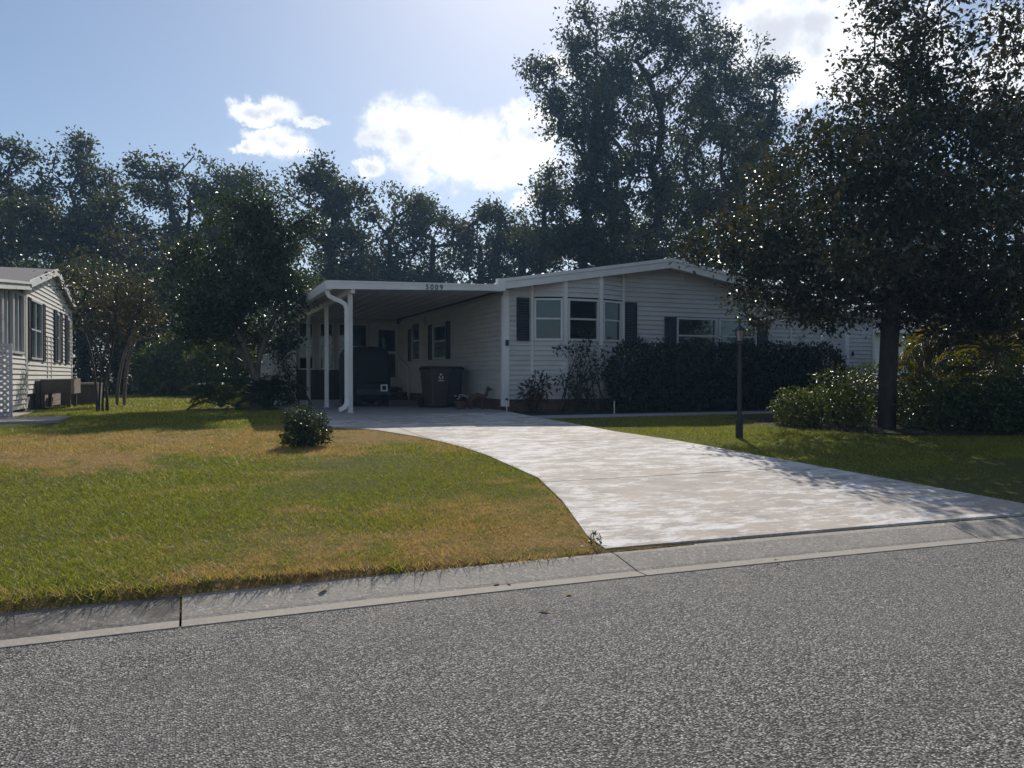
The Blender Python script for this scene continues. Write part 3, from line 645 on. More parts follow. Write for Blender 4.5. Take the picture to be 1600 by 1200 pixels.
# rockery ornament at the corner
o = thing('garden_ornament', 'rusty arched metal animal figure standing at the house corner', 'ornament', (5.75, 15.75, .585))
g = G(); g.tube([(5.5,15.75,.62),(5.52,15.75,.75),(5.6,15.75,.84),(5.72,15.74,.87),(5.84,15.73,.84),(5.9,15.72,.9),(5.93,15.7,1.0)], [.03,.05,.07,.075,.065,.04,.03], 8); build('body', g, 'rust', o, True)
for (a, b) in ((5.54,15.7),(5.6,15.8),(5.8,15.69),(5.86,15.78)): build('leg', G().tube([(a,b,.8),(a+.01,b,.7),(a-.01,b,.585)], [.03,.022,.02], 6), 'rust', o)
build('head', G().tube([(5.9,15.7,.99),(5.95,15.69,1.03),(6.0,15.67,1.0)], [.035,.045,.025], 8), 'rust', o, True)
for s in (-.03,.03): build('ear', G().tube([(5.93,15.69+s,1.04),(5.93,15.69+s*1.8,1.1)], [.016,.004], 5), 'rust', o)
o = thing('flower_pot', 'low terracotta pot of pale flowers beside the rusty figure', 'flower pot', (5.35, 15.8, .585))
build('pot', G().lathe((5.35,15.8,.585), [(.09,0),(.13,.14),(.15,.14),(.15,.17),(.12,.17)], 14), 'rust', o)
rr = random.Random(3)
for k in range(9):
    a = rr.uniform(0,6.28); r_ = rr.uniform(.03,.17); c = (5.35+r_*math.cos(a), 15.8+r_*math.sin(a), .80+rr.uniform(0,.1))
    f_ = build('flower', G().lathe(c, [(.005,-.01),(.035,.012),(.028,.022),(.006,.012)], 7), 'petal', o); build('stem', G().tube([(5.35,15.8,.74),(c[0],c[1],c[2]-.008)], .005, 4), 'leaf_dk', f_)
# ------------------------------------------------------------------ neighbour house on the left
UN = -3.34; VA, VBn = 19.24, 25.85; ZNE = 3.28; VRn = 22.5; ZNR = 3.92
nh = thing('house', 'sunlit white neighbouring house at the left edge with grey shingle gable and dark shutters', 'house', (UN, VA, .6))
sn = (ZNR-ZNE)/(VRn-VA); zn = lambda v: ZNR-abs(v-VRn)*sn
PN, DN, NN = (UN, VA), (0,1), (1,0)
def clipn(z):
    if z <= ZNE: return (-99, 99)
    d = max(0, (ZNR-z)/sn); return (VRn-d-VA, VRn+d-VA)
nw = [(.42,1.82,1.68,3.02),(3.9,4.4,1.68,2.96),(5.72,6.25,1.68,2.95)]
siding(nh, PN, DN, NN, .03, 6.58, .92, ZNR, nw, clipn, 'siding2')
window(nh, PN, DN, NN, *nw[0], .5, mull=[.5], back='screen'); window(nh, PN, DN, NN, *nw[1], .5, back='screen'); window(nh, PN, DN, NN, *nw[2], .5, back='screen')
for a, b in ((.09,.4),(1.84,2.14),(3.5,3.88),(4.42,4.74),(5.36,5.7)): shutter(nh, PN, DN, NN, a, b, 1.66, 3.02, 'shutter')
for a in (.03, 6.58): trim(nh, PN, DN, NN, a, .08, .92, ZNE-.03, .036, mat='siding2')
for a in (2.55, 3.1): trim(nh, PN, DN, NN, a, .05, .92, 2.3, .033, 'joint_trim', 'siding2')
build('wall', G().prism([(UN-.13,VA+.1,.5),(UN-.13,VBn-.1,.5),(UN-.13,VBn-.1,zn(VBn)-.02),(UN-.13,VRn,ZNR-.04),(UN-.13,VA+.1,ZNE-.02)], (-12,0,0)), 'siding2', nh)
build('skirting', obox(PN,DN,NN,.02,6.58,-.1,-.015,.45,.92), 'stone', nh)
g = G(); ov = .16; e = .35
g.prism([(UN+ov-.02,VA-e,zn(VA-e)),(UN+ov-.02,VRn,ZNR),(UN+ov-.02,VRn,ZNR+.1),(UN+ov-.02,VA-e,zn(VA-e)+.1)], (-12.3,0,0)); g.prism([(UN+ov-.02,VRn,ZNR),(UN+ov-.02,VBn+e,zn(VBn+e)),(UN+ov-.02,VBn+e,zn(VBn+e)+.1),(UN+ov-.02,VRn,ZNR+.1)], (-12.3,0,0))
nroof = build('roof', g, 'shingle', nh)
for a, b in ((VA-e,VRn),(VRn,VBn+e)):
    build('fascia', G().prism([(UN+ov,a,zn(a)-.05),(UN+ov,b,zn(b)-.05),(UN+ov,b,zn(b)+.115),(UN+ov,a,zn(a)+.115)], (-.02,0,0)), 'white', nroof)
# front porch of the neighbour
VP0 = 14.0
zp = lambda v: 3.20+(v-VA)*.095
g = G().prism([(UN+.13,VP0,zp(VP0)),(UN+.13,VA-e+.3,zp(VA-e+.3)),(UN+.13,VA-e+.3,zp(VA-e+.3)+.08),(UN+.13,VP0,zp(VP0)+.08)], (-5,0,0)); build('porch_roof', g, 'soffit', nh)
g = G().prism([(UN+.16,VP0-.02,zp(VP0)-.04),(UN+.16,VA-.2,zp(VA-.2)-.04),(UN+.16,VA-.2,zp(VA-.2)+.075),(UN+.16,VP0-.02,zp(VP0)+.075)], (-.03,0,0)); build('porch_fascia', g, 'white', nh)
g = G().prism([(UN+.19,VP0-.02,zp(VP0)+.078),(UN+.19,VA-.2,zp(VA-.2)+.078),(UN+.19,VA-.2,zp(VA-.2)+.13),(UN+.19,VP0-.02,zp(VP0)+.13)], (-.06,0,0)); build('porch_drip_edge', g, 'white', nh)
siding(nh, (UN,VP0), DN, NN, .1, VA-VP0-.05, .62, 1.74, (), None, 'siding2')
pw = [(3.0,3.9),(3.95,4.95),(2.0,2.95),(1.0,1.95)]
for a, b in pw: window(nh, (UN,VP0), DN, NN, a, b, 1.76, 3.03 if a > 2.5 else 2.85, .999, mull=[.5], back='screen', low='screen', fw=.05)
trim(nh, (UN,VP0), DN, NN, VA-VP0-.04, .1, .62, 3.15, .03, mat='siding2')
build('porch_wall', G().box(UN-.25,UN-.12,VP0+.1,VA,.5,2.7), 'dark', nh)
# lattice panel
la = thing('lattice_panel', 'white diagonal lattice panel screening the neighbour porch corner', 'lattice', (-3.45, 15.95, .56))
L0, L1, ZL0, ZL1, VL = -4.9, -2.97, .56, 1.88, 15.95
g = G()
for b in ((L0,L0+.05,ZL0,ZL1),(L1-.05,L1,ZL0,ZL1),(L0+.05,L1-.05,ZL0,ZL0+.05),(L0+.05,L1-.05,ZL1-.05,ZL1)): g.box(b[0],b[1],VL-.022,VL+.022,b[2],b[3])
build('panel_frame', g, 'lattice', la)
H = ZL1-ZL0; sp = .105
for s, off in ((1,-.009),(-1,.001)):
    k = -20
    while k < 40:
        a = L0+k*sp; k += 1
        # clip the diagonal a -> a+H (s=+1) or reversed to the panel
        pts = []
        for t0 in (0, H):
            u = a+t0 if s > 0 else a+H-t0; pts.append((u, ZL0+t0))
        (ua, za), (ub, zb) = pts
        def cl(ua, za, ub, zb):
            t0, t1 = 0., 1.; du = ub-ua
            for lim, sg in ((L0+.05, 1), (L1-.05, -1)):
                d = (ua-lim)*sg; dd = du*sg
                if abs(dd) < 1e-9:
                    if d < 0: return None
                    continue
                t = -d/dd
                if dd > 0: t0 = max(t0, t)
                else: t1 = min(t1, t)
            if t1-t0 < .03: return None
            return ua+du*t0, za+(zb-za)*t0, ua+du*t1, za+(zb-za)*t1
        c = cl(ua, za, ub, zb)
        if c is None: continue
        hw = .025
        build('slat', G().prism([(c[0]-hw,VL+off,c[1]),(c[0]+hw,VL+off,c[1]),(c[2]+hw,VL+off,c[3]),(c[2]-hw,VL+off,c[3])], (0,.008,0)), 'lattice', la)
# raised planter and deck box
o = thing('raised_planter', 'weathered brown raised planter trough on legs against the neighbour wall', 'planter', (-2.8, 20.7, .57))
build('trough', G().box(-3.22,-2.62,20.2,21.3,.92,1.23), 'wood', o)
for z in (1.02,1.12): build('board', G().box(-3.225,-2.612,20.192,20.2,z-.045,z+.045), 'wood', o)
build('end_panel', G().box(-2.62,-2.55,20.2,21.3,.9,1.25), 'resin', o)
for u in (-3.18,-2.66):
    for v in (20.25,21.22): build('leg', G().box(u-.035,u+.035,v-.035,v+.035,.55,.92), 'wood', o)
build('side_board', G().box(-3.32,-3.23,20.15,20.6,.57,1.2), 'wood', o)
o = thing('deck_box', 'brown resin storage box with pale corner behind the raised planter', 'storage box', (-2.45, 22.6, .57))
build('body', G().box(-3.1,-2.33,22.2,23.2,.57,1.08), 'wood', o); build('lid', G().box(-3.15,-2.26,22.15,23.25,1.08,1.13), 'resin', o); build('corner_panel', G().box(-2.33,-2.27,22.2,23.2,.57,1.07), 'resin', o)
# ------------------------------------------------------------------ shed and house on the right
sh = thing('shed', 'narrow white-sided shed with a door handle seen beside the tree trunk', 'shed', (18.1, 17, .57))
siding(sh, (0,17), X, NY, 17.66, 18.6, .65, 2.95, (), None, 'siding', .118); build('wall', G().box(17.64,18.62,17.02,19.5,.5,2.98), 'siding', sh)
for u in (17.64, 18.64): build('corner_trim', G().box(u-.04,u+.04,16.96,17.03,.6,2.98), 'white', sh)
build('roof', G().prism([(17.5,16.8,2.98),(18.8,16.8,2.98),(18.8,16.8,3.06),(17.5,16.8,3.06)], (0,2.9,.2)), 'shingle', sh)
build('handle', G().box(17.8,17.84,16.93,16.975,1.9,2.03), 'black', sh)
build('door_brace', G().prism([(17.88,16.965,1.62),(17.92,16.965,1.62),(18.58,16.965,1.42),(18.58,16.965,1.38)], (0,-.02,0)), 'white', sh); build('door_stile', G().box(17.86,17.9,16.945,16.965,.66,1.62), 'white', sh)
rh = thing('house', 'pale bluish house wall glimpsed far right behind the tree trunk', 'house', (26, 22, .57))
siding(rh, (0,22), X, NY, 23.6, 29.0, .75, 3.0, [(26.9,27.9,1.6,2.6)], None, 'siding2', .15); build('wall', G().box(23.58,29.02,22.12,30,.5,3.0), 'siding2', rh); window(rh, (0,22), X, NY, 26.9, 27.9, 1.6, 2.6)
build('roof', G().prism([(23.3,21.6,3.0),(29.3,21.6,3.0),(29.3,26,4.1),(23.3,26,4.1)], (0,0,.12)), 'shingle', rh); build('fascia', G().box(23.3,29.3,21.57,21.6,2.96,3.12), 'white', rh)
# ------------------------------------------------------------------ lamp post
lp = thing('lamp_post', 'slim black garden lamp post with lantern standing on the right lawn', 'lamp post', (7.53, 9.3, .37))
lx, ly = 7.53, 9.3
build('post_sleeve', G().lathe((lx,ly,.33), [(.054,0),(.054,.33),(.042,.345)], 8), 'black', lp)
build('post', G().lathe((lx,ly,.67), [(.034,0),(.03,1.10),(.05,1.11),(.05,1.14),(.03,1.15)], 10), 'black', lp)
ln = build('lantern_glass', G().lathe((lx,ly,1.83), [(.035,0),(.062,.15)], 6), 'lampglass', lp)
g = G()
for k in range(6):
    a = 2*math.pi*k/6; g.tube([(lx+.04*math.cos(a),ly+.04*math.sin(a),1.82),(lx+.068*math.cos(a),ly+.068*math.sin(a),1.985)], .006, 4)
build('lantern_cage', g, 'black', lp)
build('lantern_roof', G().lathe((lx,ly,1.98), [(.098,0),(.1,.008),(.05,.05),(.022,.075),(.012,.09),(.018,.105),(.004,.135)], 8), 'black', lp)
build('ladder_bar', G().tube([(lx-.13,ly,1.72),(lx+.13,ly,1.72)], .009, 6), 'black', lp)
# path stakes
for u, v, lab in ((5.98,14.72,'pale garden stake at the foot of the house corner'),(7.95,13.72,'white garden stake by the left end of the dark hedge')):
    o = thing('garden_stake', lab, 'stake', (u, v, .54)); build('spike', G().tube([(u,v,.5),(u,v,.8)], .012, 6), 'frame', o); build('cap', G().lathe((u,v,.8), [(.014,0),(.04,.02),(.01,.05)], 8), 'shutter', o)
# ------------------------------------------------------------------ plants
def leaves(pos, dirs, nrm, ln, wd, fold=.25):
    n = len(pos); d = dirs/np.linalg.norm(dirs, axis=1, keepdims=True)
    s = np.cross(d, nrm); s /= np.maximum(1e-6, np.linalg.norm(s, axis=1, keepdims=True)); nn = np.cross(s, d)
    ln = ln[:, None]; wd = wd[:, None]
    V = np.empty((n, 4, 3)); V[:, 0] = pos; V[:, 2] = pos+d*ln-nn*ln*.06
    mid = pos+d*ln*.45+nn*wd*fold; V[:, 1] = mid+s*wd*.5; V[:, 3] = mid-s*wd*.5
    b = (np.arange(n)*4)[:, None]
    F = np.concatenate([b+np.array([[0,1,2]]), b+np.array([[0,2,3]])], 0)
    return V.reshape(-1, 3), F
def rnd_dirs(n, rng): v = rng.normal(size=(n, 3)); return v/np.linalg.norm(v, axis=1, keepdims=True)
def tips_in(blobs, dens, rng, hole=.0, clump=0., mixu=.2):
    out = []
    for x, y, z, rx, rz, *dm in blobs:
        n = max(6, int(dens*(dm[0] if dm else 1)*math.pi*rx*rz)); d = rnd_dirs(n*2, rng); r = rng.random(n*2)**(1/2.4)
        p = d*r[:, None]*np.array([rx, rx, rz]); p += np.array([x, y, z])
        if clump:
            nc = max(4, int(rx*rz*1.45/clump**1.2)); p0 = p; cd = rnd_dirs(nc, rng)*(rng.random(nc)**(1/3.2)*1.04)[:, None]*np.array([rx, rx, rz])+np.array([x, y, z]); cr = clump*rng.uniform(.55, 1.25, nc)
            ci = rng.choice(nc, len(p), p=cr**2/np.sum(cr**2)); sg = rnd_dirs(len(p), rng)*(rng.random(len(p))**(1/2.2))[:, None]; p = np.where(rng.random((len(p), 1)) < mixu, p0, cd[ci]+sg*cr[ci][:, None]*np.array([1.15,1.15,.75]))
        f = np.sin(p[:, 0]*1.9+p[:, 2]*.8)*np.sin(p[:, 2]*2.3-p[:, 1]*.7)*np.sin(p[:, 1]*1.7+p[:, 0]*.5)
        keep = f+rng.normal(size=len(p))*.2 > -.5+hole; out.append(p[keep][:n])
    return np.concatenate(out)
def skeleton(base, trunk, tips, rng, step=.7, wpath=.25, jit=.12):
    nodes = [np.array(p, float) for p in trunk]; par = [-1]+list(range(len(trunk)-1)); pl = [0.]
    for i in range(1, len(nodes)): pl.append(pl[-1]+np.linalg.norm(nodes[i]-nodes[i-1]))
    order = np.argsort(np.linalg.norm(tips-np.array(trunk[len(trunk)//2]), axis=1)); cap = len(nodes)+len(tips)*8
    A = np.zeros((cap, 3)); Pl = np.zeros(cap); n = len(nodes); A[:n] = nodes; Pl[:n] = pl; tipn = []
    first = max(1, len(trunk)//3)
    for ti in order:
        a = tips[ti]; c = np.linalg.norm(A[first:n]-a, axis=1)+wpath*Pl[first:n]+1.2*np.maximum(0, A[first:n, 2]-a[2])
        j = first+int(np.argmin(c)); L_ = np.linalg.norm(A[j]-a); k = max(1, min(7, int(L_/step)))
        prev = j; src = A[j].copy()
        for q in range(1, k+1):
            t = q/k; p = src*(1-t)+a*t
            if q < k: p = p+rng.normal(size=3)*jit*min(1, L_/2)+np.array([0,0,.10*L_*t*(1-t)])
            A[n] = p; Pl[n] = Pl[prev]+L_/k; par.append(prev); prev = n; n += 1
            if n >= cap-2: break
        tipn.append(prev)
        if n >= cap-10: break
    return A[:n], par, len(trunk)
def tubes(A, par, ntrunk, r_trunk, r_tip, ex=2.4, rmin=0., sides=5):
    n = len(A); acc = np.zeros(n); hasch = np.zeros(n, bool)
    for i in range(n-1, 0, -1):
        if not hasch[i]: acc[i] = r_tip**ex
        if par[i] >= 0: acc[par[i]] += acc[i]; hasch[par[i]] = True
    r = acc**(1/ex)
    sc = r_trunk/max(r[0], 1e-6)
    r = np.where(r > 0, np.maximum(r_tip, r*(sc if sc < 1 else sc**np.clip(r/r[0]*1.5, 0, 1))), r_tip)
    r[:ntrunk] = np.maximum(r[:ntrunk], 0)
    ch = [i for i in range(1, n) if par[i] >= 0 and r[i] >= rmin]
    c = np.array(ch); p = np.array([par[i] for i in ch]); a = A[p]; b = A[c]; d = b-a; d /= np.maximum(1e-6, np.linalg.norm(d, axis=1, keepdims=True))
    ref = np.where(np.abs(d[:, :1]) < .8, np.array([[1.,0,0]]), np.array([[0,1.,0]])); u = np.cross(d, ref); u /= np.linalg.norm(u, axis=1, keepdims=True); v = np.cross(d, u)
    ra = np.minimum(r[p], r[c]*1.5); m = len(c); V = np.empty((m, 2, sides, 3))
    for k in range(sides):
        th = 2*math.pi*k/sides; w_ = u*math.cos(th)+v*math.sin(th)
        V[:, 0, k] = a+w_*ra[:, None]; V[:, 1, k] = b+w_*r[c][:, None]
    bs = np.arange(m)*2*sides; F = []
    for k in range(sides):
        k2 = (k+1) % sides; F.append(np.stack([bs+k, bs+k2, bs+sides+k2, bs+sides+k], 1))
    return V.reshape(-1, 3), np.concatenate(F)
def tree(name, label, base, blobs, r_trunk, dens, per, ls, lw, spread, leaf, bark='bark', seed=0, trunks=1, group=None, up=.5, hole=0., r_tip=.012, fork=.35, lean=(0,0), rmin=.0, step=.7, cat='tree', droop=0., clump=0., core=.1, mixu=.2, se=1.3):
    rng = np.random.default_rng(seed); t = thing(name, label, cat, (base[0], base[1], gz(base[1])-.03), group)
    z0 = gz(base[1])-.08; tips = tips_in(blobs, dens, rng, hole, clump, mixu); top = max(b[2] for b in blobs); low = min(b[2]-b[4] for b in blobs)
    cx = sum(b[0]*b[3] for b in blobs)/sum(b[3] for b in blobs); cy = sum(b[1]*b[3] for b in blobs)/sum(b[3] for b in blobs)
    VV = []; FF = []; off = 0
    if trunks == 1: groups = [tips]
    else:
        ang = np.arctan2(tips[:, 1]-cy, tips[:, 0]-cx); q = np.floor((ang+math.pi)/(2*math.pi)*trunks).astype(int) % trunks; groups = [tips[q == i] for i in range(trunks)]
    for gi, tp in enumerate(groups):
        if len(tp) == 0: continue
        tgt = tp.mean(0) if trunks > 1 else np.array([cx, cy, 0]); tgt_z = low+(top-low)*(fork if trunks > 1 else .75); n = 9; tr = []
        ph = rng.uniform(0, 6, 4)
        for i in range(n):
            s = i/(n-1); bx = base[0]+(math.cos(gi*2.4)*.1 if trunks > 1 else 0); by = base[1]+(math.sin(gi*2.4)*.1 if trunks > 1 else 0)
            wob = .05*(tgt_z-z0)*.35*s
            tr.append((bx+(tgt[0]-bx)*s**se*.9+wob*math.sin(3*s+ph[0]), by+(tgt[1]-by)*s**se*.9+wob*math.sin(3.4*s+ph[1]), z0+(tgt_z-z0)*s))
        A, par, nt_ = skeleton(base, tr, tp, rng, step); V, F = tubes(A, par, nt_, r_trunk, r_tip, rmin=rmin)
        VV.append(V); FF.append(F+off); off += len(V)
    npmesh('trunk', np.concatenate(VV), np.concatenate(FF), bark, t, smooth=True)
    k = rng.poisson(per, len(tips)); idx = np.repeat(np.arange(len(tips)), k); n = len(idx); sub = rng.normal(size=(n, 3))*spread*np.array([1,1,.7])
    pos = tips[idx]+sub; out = sub/np.maximum(.05, np.linalg.norm(sub, axis=1, keepdims=True)); di = out*.6+rnd_dirs(n, rng)*.8+np.array([0,0,-droop]); nr = rnd_dirs(n, rng)+np.array([0,0,up*2])
    sz = ls*rng.uniform(.65, 1.25, n); big = rng.random(n) < core; sz = np.where(big, sz*1.6, sz); pos = np.where(big[:, None], tips[idx]+sub*.45, pos); V, F = leaves(pos, di, nr, sz, sz*lw)
    npmesh('crown', V, F, leaf, t); return t
def shrub(name, label, base, blobs, n, ls, lw, leaf, seed=0, stems=7, cat='shrub', up=.3, shell=.6, group=None, jag=.18, bark='bark'):
    rng = np.random.default_rng(seed); zb = gz(base[1]); t = thing(name, label, cat, (base[0], base[1], zb-.02), group)
    tot = sum(b[3]*b[4] for b in blobs); P = []; O = []
    for x, y, z, rx, ry, rz in [(b[0],b[1],b[2],b[3],b[3] if len(b) == 5 else b[5],b[4]) for b in blobs]:
        m = int(n*rx*rz/tot); d = rnd_dirs(m, rng); r = np.where(rng.random(m) < shell, rng.normal(.94, .1, m), rng.random(m)**.5)
        bump = 1+jag*np.sin(d[:, 0]*5+x)*np.sin(d[:, 2]*6+z)*np.sin(d[:, 1]*5+y*2)
        p = d*(r*bump)[:, None]*np.array([rx, ry, rz])+np.array([x, y, z]); P.append(p); O.append(d)
    P = np.concatenate(P); O = np.concatenate(O); k = P[:, 2] > zb+.03; P, O = P[k], O[k]; m = len(P)
    sz = ls*rng.uniform(.6, 1.25, m); V, F = leaves(P, O*.7+rnd_dirs(m, rng)*.8, O*.6+rnd_dirs(m, rng)*.8+np.array([0,0,up*2]), sz, sz*lw); npmesh('foliage', V, F, leaf, t)
    g = G(); rr = random.Random(seed)
    for i in range(stems):
        x, y, z = P[rng.integers(m)]; bx, by = base[0]+rr.uniform(-.12,.12)*(1 if stems < 12 else 6), base[1]+rr.uniform(-.1,.1)
        g.tube([(bx,by,zb-.04),(bx*.6+x*.4+rr.uniform(-.05,.05),by*.6+y*.4,zb+(z-zb)*.5),(x,y,z)], [.018,.012,.005], 5)
    if stems: build('stem', g, bark, t, True)
    return t
def fronds(name, label, base, n, length, leaf, seed=0, cat='palm', trunk_h=.0, tr=.06, rise=1.0, nl=26, ll=.32, lw=.035, group=None):
    rng = np.random.default_rng(seed); zb = gz(base[1]); t = thing(name, label, cat, (base[0], base[1], zb-.02), group)
    if trunk_h > .05: build('trunk', G().tube([(base[0],base[1],zb-.05),(base[0]+.05,base[1],zb+trunk_h*.5),(base[0]+.03,base[1],zb+trunk_h)], [tr*1.2,tr,tr*.9], 8), 'bark_pale', t, True)
    for i in range(n):
        az = rng.uniform(0, 2*math.pi); el = rng.uniform(.35, 1.25)*rise; Ln = length*rng.uniform(.7, 1.1); k = 12; pts = []; p = np.array([base[0], base[1], zb+trunk_h]); e = el
        for q in range(k+1):
            pts.append(p.copy()); p = p+np.array([math.cos(az)*math.cos(e), math.sin(az)*math.cos(e), math.sin(e)])*Ln/k; e -= .13*rng.uniform(.7, 1.3)*(1+q*.06)
        pts = np.array(pts); s = np.linspace(.2, 1, nl); pos = np.stack([np.interp(s, np.linspace(0,1,k+1), pts[:, c]) for c in range(3)], 1); tan = np.gradient(pos, axis=0); tan /= np.linalg.norm(tan, axis=1, keepdims=True)
        side = np.cross(tan, [0,0,1.]); side /= np.maximum(1e-6, np.linalg.norm(side, axis=1, keepdims=True)); VV = []; FF = []; o = 0
        for sg in (-1, 1):
            dd = side*sg*.9+tan*.75+np.array([0,0,-.25])+rng.normal(size=(nl, 3))*.1; l = ll*np.sin(np.linspace(.5, 2.9, nl))*rng.uniform(.85, 1.1, nl)+.05
            V, F = leaves(pos, dd, np.cross(side*sg, tan)*sg+np.array([0,0,.6]), l, np.full(nl, lw)); VV.append(V); FF.append(F+o); o += len(V)
        f = npmesh('frond', np.concatenate(VV), np.concatenate(FF), leaf, t); build('midrib', G().tube(pts[::2], [.014,.012,.01,.008,.006,.004,.003], 4), leaf, f)
    return t
# tall oaks behind the house
TG = 'trees behind the house'
def bgt(label, base, blobs, seed, leaf='leaf_far', r=.28, dens=4.6, per=52, ls=.22, hole=-.6, trunks=1, spread=.34, lw=.55, clump=.66):
    return tree('oak_tree', label, base, blobs, r, dens, per, ls, lw, spread, leaf, seed=seed, trunks=trunks, group=TG, up=.35, hole=hole, r_tip=.022, step=.9, rmin=.02, clump=clump, core=.08, mixu=.3)
bgt('tallest oak with many upright limbs rising behind the house ridge', (23.11,38.05), [(22.43,38.34,20.11,3.85,2.93),(25.65,37.0,20.66,2.02,2.2),(23.61,37.84,15.89,4.58,3.3),(20.23,39.25,15.89,2.2,2.57),(19.48,39.56,18.28,1.83,.95),(23.27,37.98,11.49,4.03,3.3),(18.13,40.12,18.75,1.03,.66),(22.26,38.41,8.19,4.03,1.83)], 1, 'leaf_oak', .26, 3.9, 54, trunks=4)
bgt('tall oak right of the tallest one, top below the right cloud', (29.2,38.78), [(29.2,38.78,21.39,1.49,1.88),(30.65,38.18,19.24,2.94,2.35),(29.93,38.48,15.32,3.52,3.13),(28.84,38.93,11.01,3.52,3.13),(32.64,37.35,19.63,1.1,1.57),(32.46,37.43,14.54,2.35,2.74)], 2, 'leaf_oak', .24, 3.4, 52, trunks=3)
bgt('lower bushy oak at the left foot of the tallest oak', (18.98,37.6), [(18.5,37.8,11.38,1.68,1.4),(20.11,37.13,9.63,2.62,2.1),(18.34,37.87,8.58,2.27,1.93),(22.54,36.12,7.88,3.15,1.4)], 3, 'leaf_far', .25, 4.2)
bgt('distant tree above the left half of the carport roof', (10.87,45.29), [(11.23,45.14,11.0,1.73,1.34),(10.95,45.26,8.89,2.3,1.73),(10.9,45.2,6.4,2.3,1.6)], 4)
bgt('distant tree above the house number on the carport', (13.93,46.18), [(13.56,46.34,11.62,1.6,1.0),(14.3,46.03,10.02,2.0,2.0),(13.38,46.41,8.42,2.0,1.2),(13.9,46.2,6.2,2.4,1.6)], 5)
bgt('distant tree above the right end of the carport fascia', (15.83,43.23), [(16.01,43.16,10.62,1.46,1.07),(15.83,43.23,8.7,1.92,1.73),(15.8,43.2,6.2,2.1,1.6)], 6)
bgt('distant tree above the left eave of the white house', (18.53,43.2), [(18.53,43.2,10.62,1.37,1.37),(18.53,43.2,8.66,1.96,1.76)], 7)
bgt('slender pointed tree beneath the small low cloud', (18.95,40.86), [(18.95,40.86,12.1,.97,1.43),(18.78,40.93,9.48,1.69,1.88)], 8)
bgt('dense round-topped tree standing just left of the big cloud', (6.86,42.62), [(6.37,42.82,11.73,1.4,1.47),(7.83,42.22,10.68,1.47,1.4),(7.02,42.55,8.93,1.57,1.75),(5.4,43.22,11.38,1.05,1.05),(8.31,42.02,7.88,1.05,1.4),(7,42.5,6.2,2.2,1.6)], 9, 'leaf_oak', dens=5.0)
bgt('airy oak with sky gaps below the two small clouds', (-.1,47.67), [(-1.62,48.3,12.41,2.02,1.65),(.92,47.25,12.41,1.65,1.83),(-.44,47.81,10.03,2.57,2.02),(.92,47.25,8.56,2.2,1.65),(2.95,46.4,11.86,1.1,1.28)], 10, trunks=3)
bgt('airy oak with crooked limbs behind the crape myrtle', (-5.99,51.19), [(-5.99,51.19,13.23,1.8,1.57),(-4.95,50.76,11.72,1.69,1.5),(-6.68,51.48,10.6,2.25,1.88),(-5.3,50.9,8.73,2.62,1.5)], 11, trunks=3)
bgt('leftmost oak above the neighbour roof', (-9.37,50.42), [(-9.04,50.29,12.7,1.61,1.36),(-9.7,50.56,10.54,1.79,1.97),(-8.37,50.01,9.11,1.43,1.43),(-12,50,11,2.4,2.2)], 12, trunks=2)
bgt('low tree with autumn-tinged leaves between the crape myrtle and the dark tree', (-1.47,39.57), [(-1.74,39.69,6.94,1.8,1.35),(-2.85,40.15,5.74,1.8,1.5),(-.64,39.23,5.44,1.8,1.8)], 13, 'leaf_brown', .16, 4.4, 40)
bgt('dense tree filling the gap between house and magnolia', (20.5,24.5), [(19.9,25,10.4,1.45,1.3),(20.8,24.7,8.5,2.0,1.9),(19.0,25.3,7.4,1.5,1.7),(18.7,25.5,5.4,1.4,1.2),(22.2,24,7.2,1.6,1.8)], 14, 'leaf_oak', .22, 4.6, 46, ls=.18, spread=.26, clump=.6)
bgt('dark tree behind the right side of the magnolia', (23.4,16.3), [(23.6,16.3,9.0,1.0,1.2),(23.4,16.4,6.7,1.8,1.8),(22.2,16.9,5.1,1.6,1.6),(24.1,16.0,4.7,1.6,1.6)], 15, 'leaf_dk', .2, 5.0, 46, ls=.16, spread=.22, clump=.5)
bgt('distant tree between the round-topped tree and the carport roof', (8.6,47.5), [(8.6,47.5,9.2,1.7,1.5),(9.4,47.3,7.2,2.0,1.8),(8.0,47.6,6.4,2.0,1.8)], 16)
bgt('distant tree filling in behind the dark carport tree', (3.6,46.5), [(3.6,46.5,9.6,1.7,1.5),(4.3,46.2,7.6,2.0,1.8),(2.6,46.8,7.2,2.0,1.8),(4.8,46,5.4,2.0,1.6)], 17, 'leaf_oak')
bgt('dark tree filling in behind the crape myrtle crown', (-3.4,43.5), [(-3.4,43.5,8.6,2.0,1.7),(-4.6,43.8,6.6,2.0,1.8),(-2.2,43.2,6.2,2.0,1.8),(-5.8,44.2,8.2,1.6,1.5),(-3.4,43.4,4.2,2.6,1.8)], 18, 'leaf_oak')
bgt('dark tree filling in above the neighbour roof ridge', (-8.6,43.5), [(-8.6,43.5,8.2,2.0,1.8),(-9.8,43.8,6.4,2.0,1.8),(-7.4,43.2,6.2,2.0,1.8),(-8.5,43.4,4.2,2.6,1.8)], 19, 'leaf_oak')
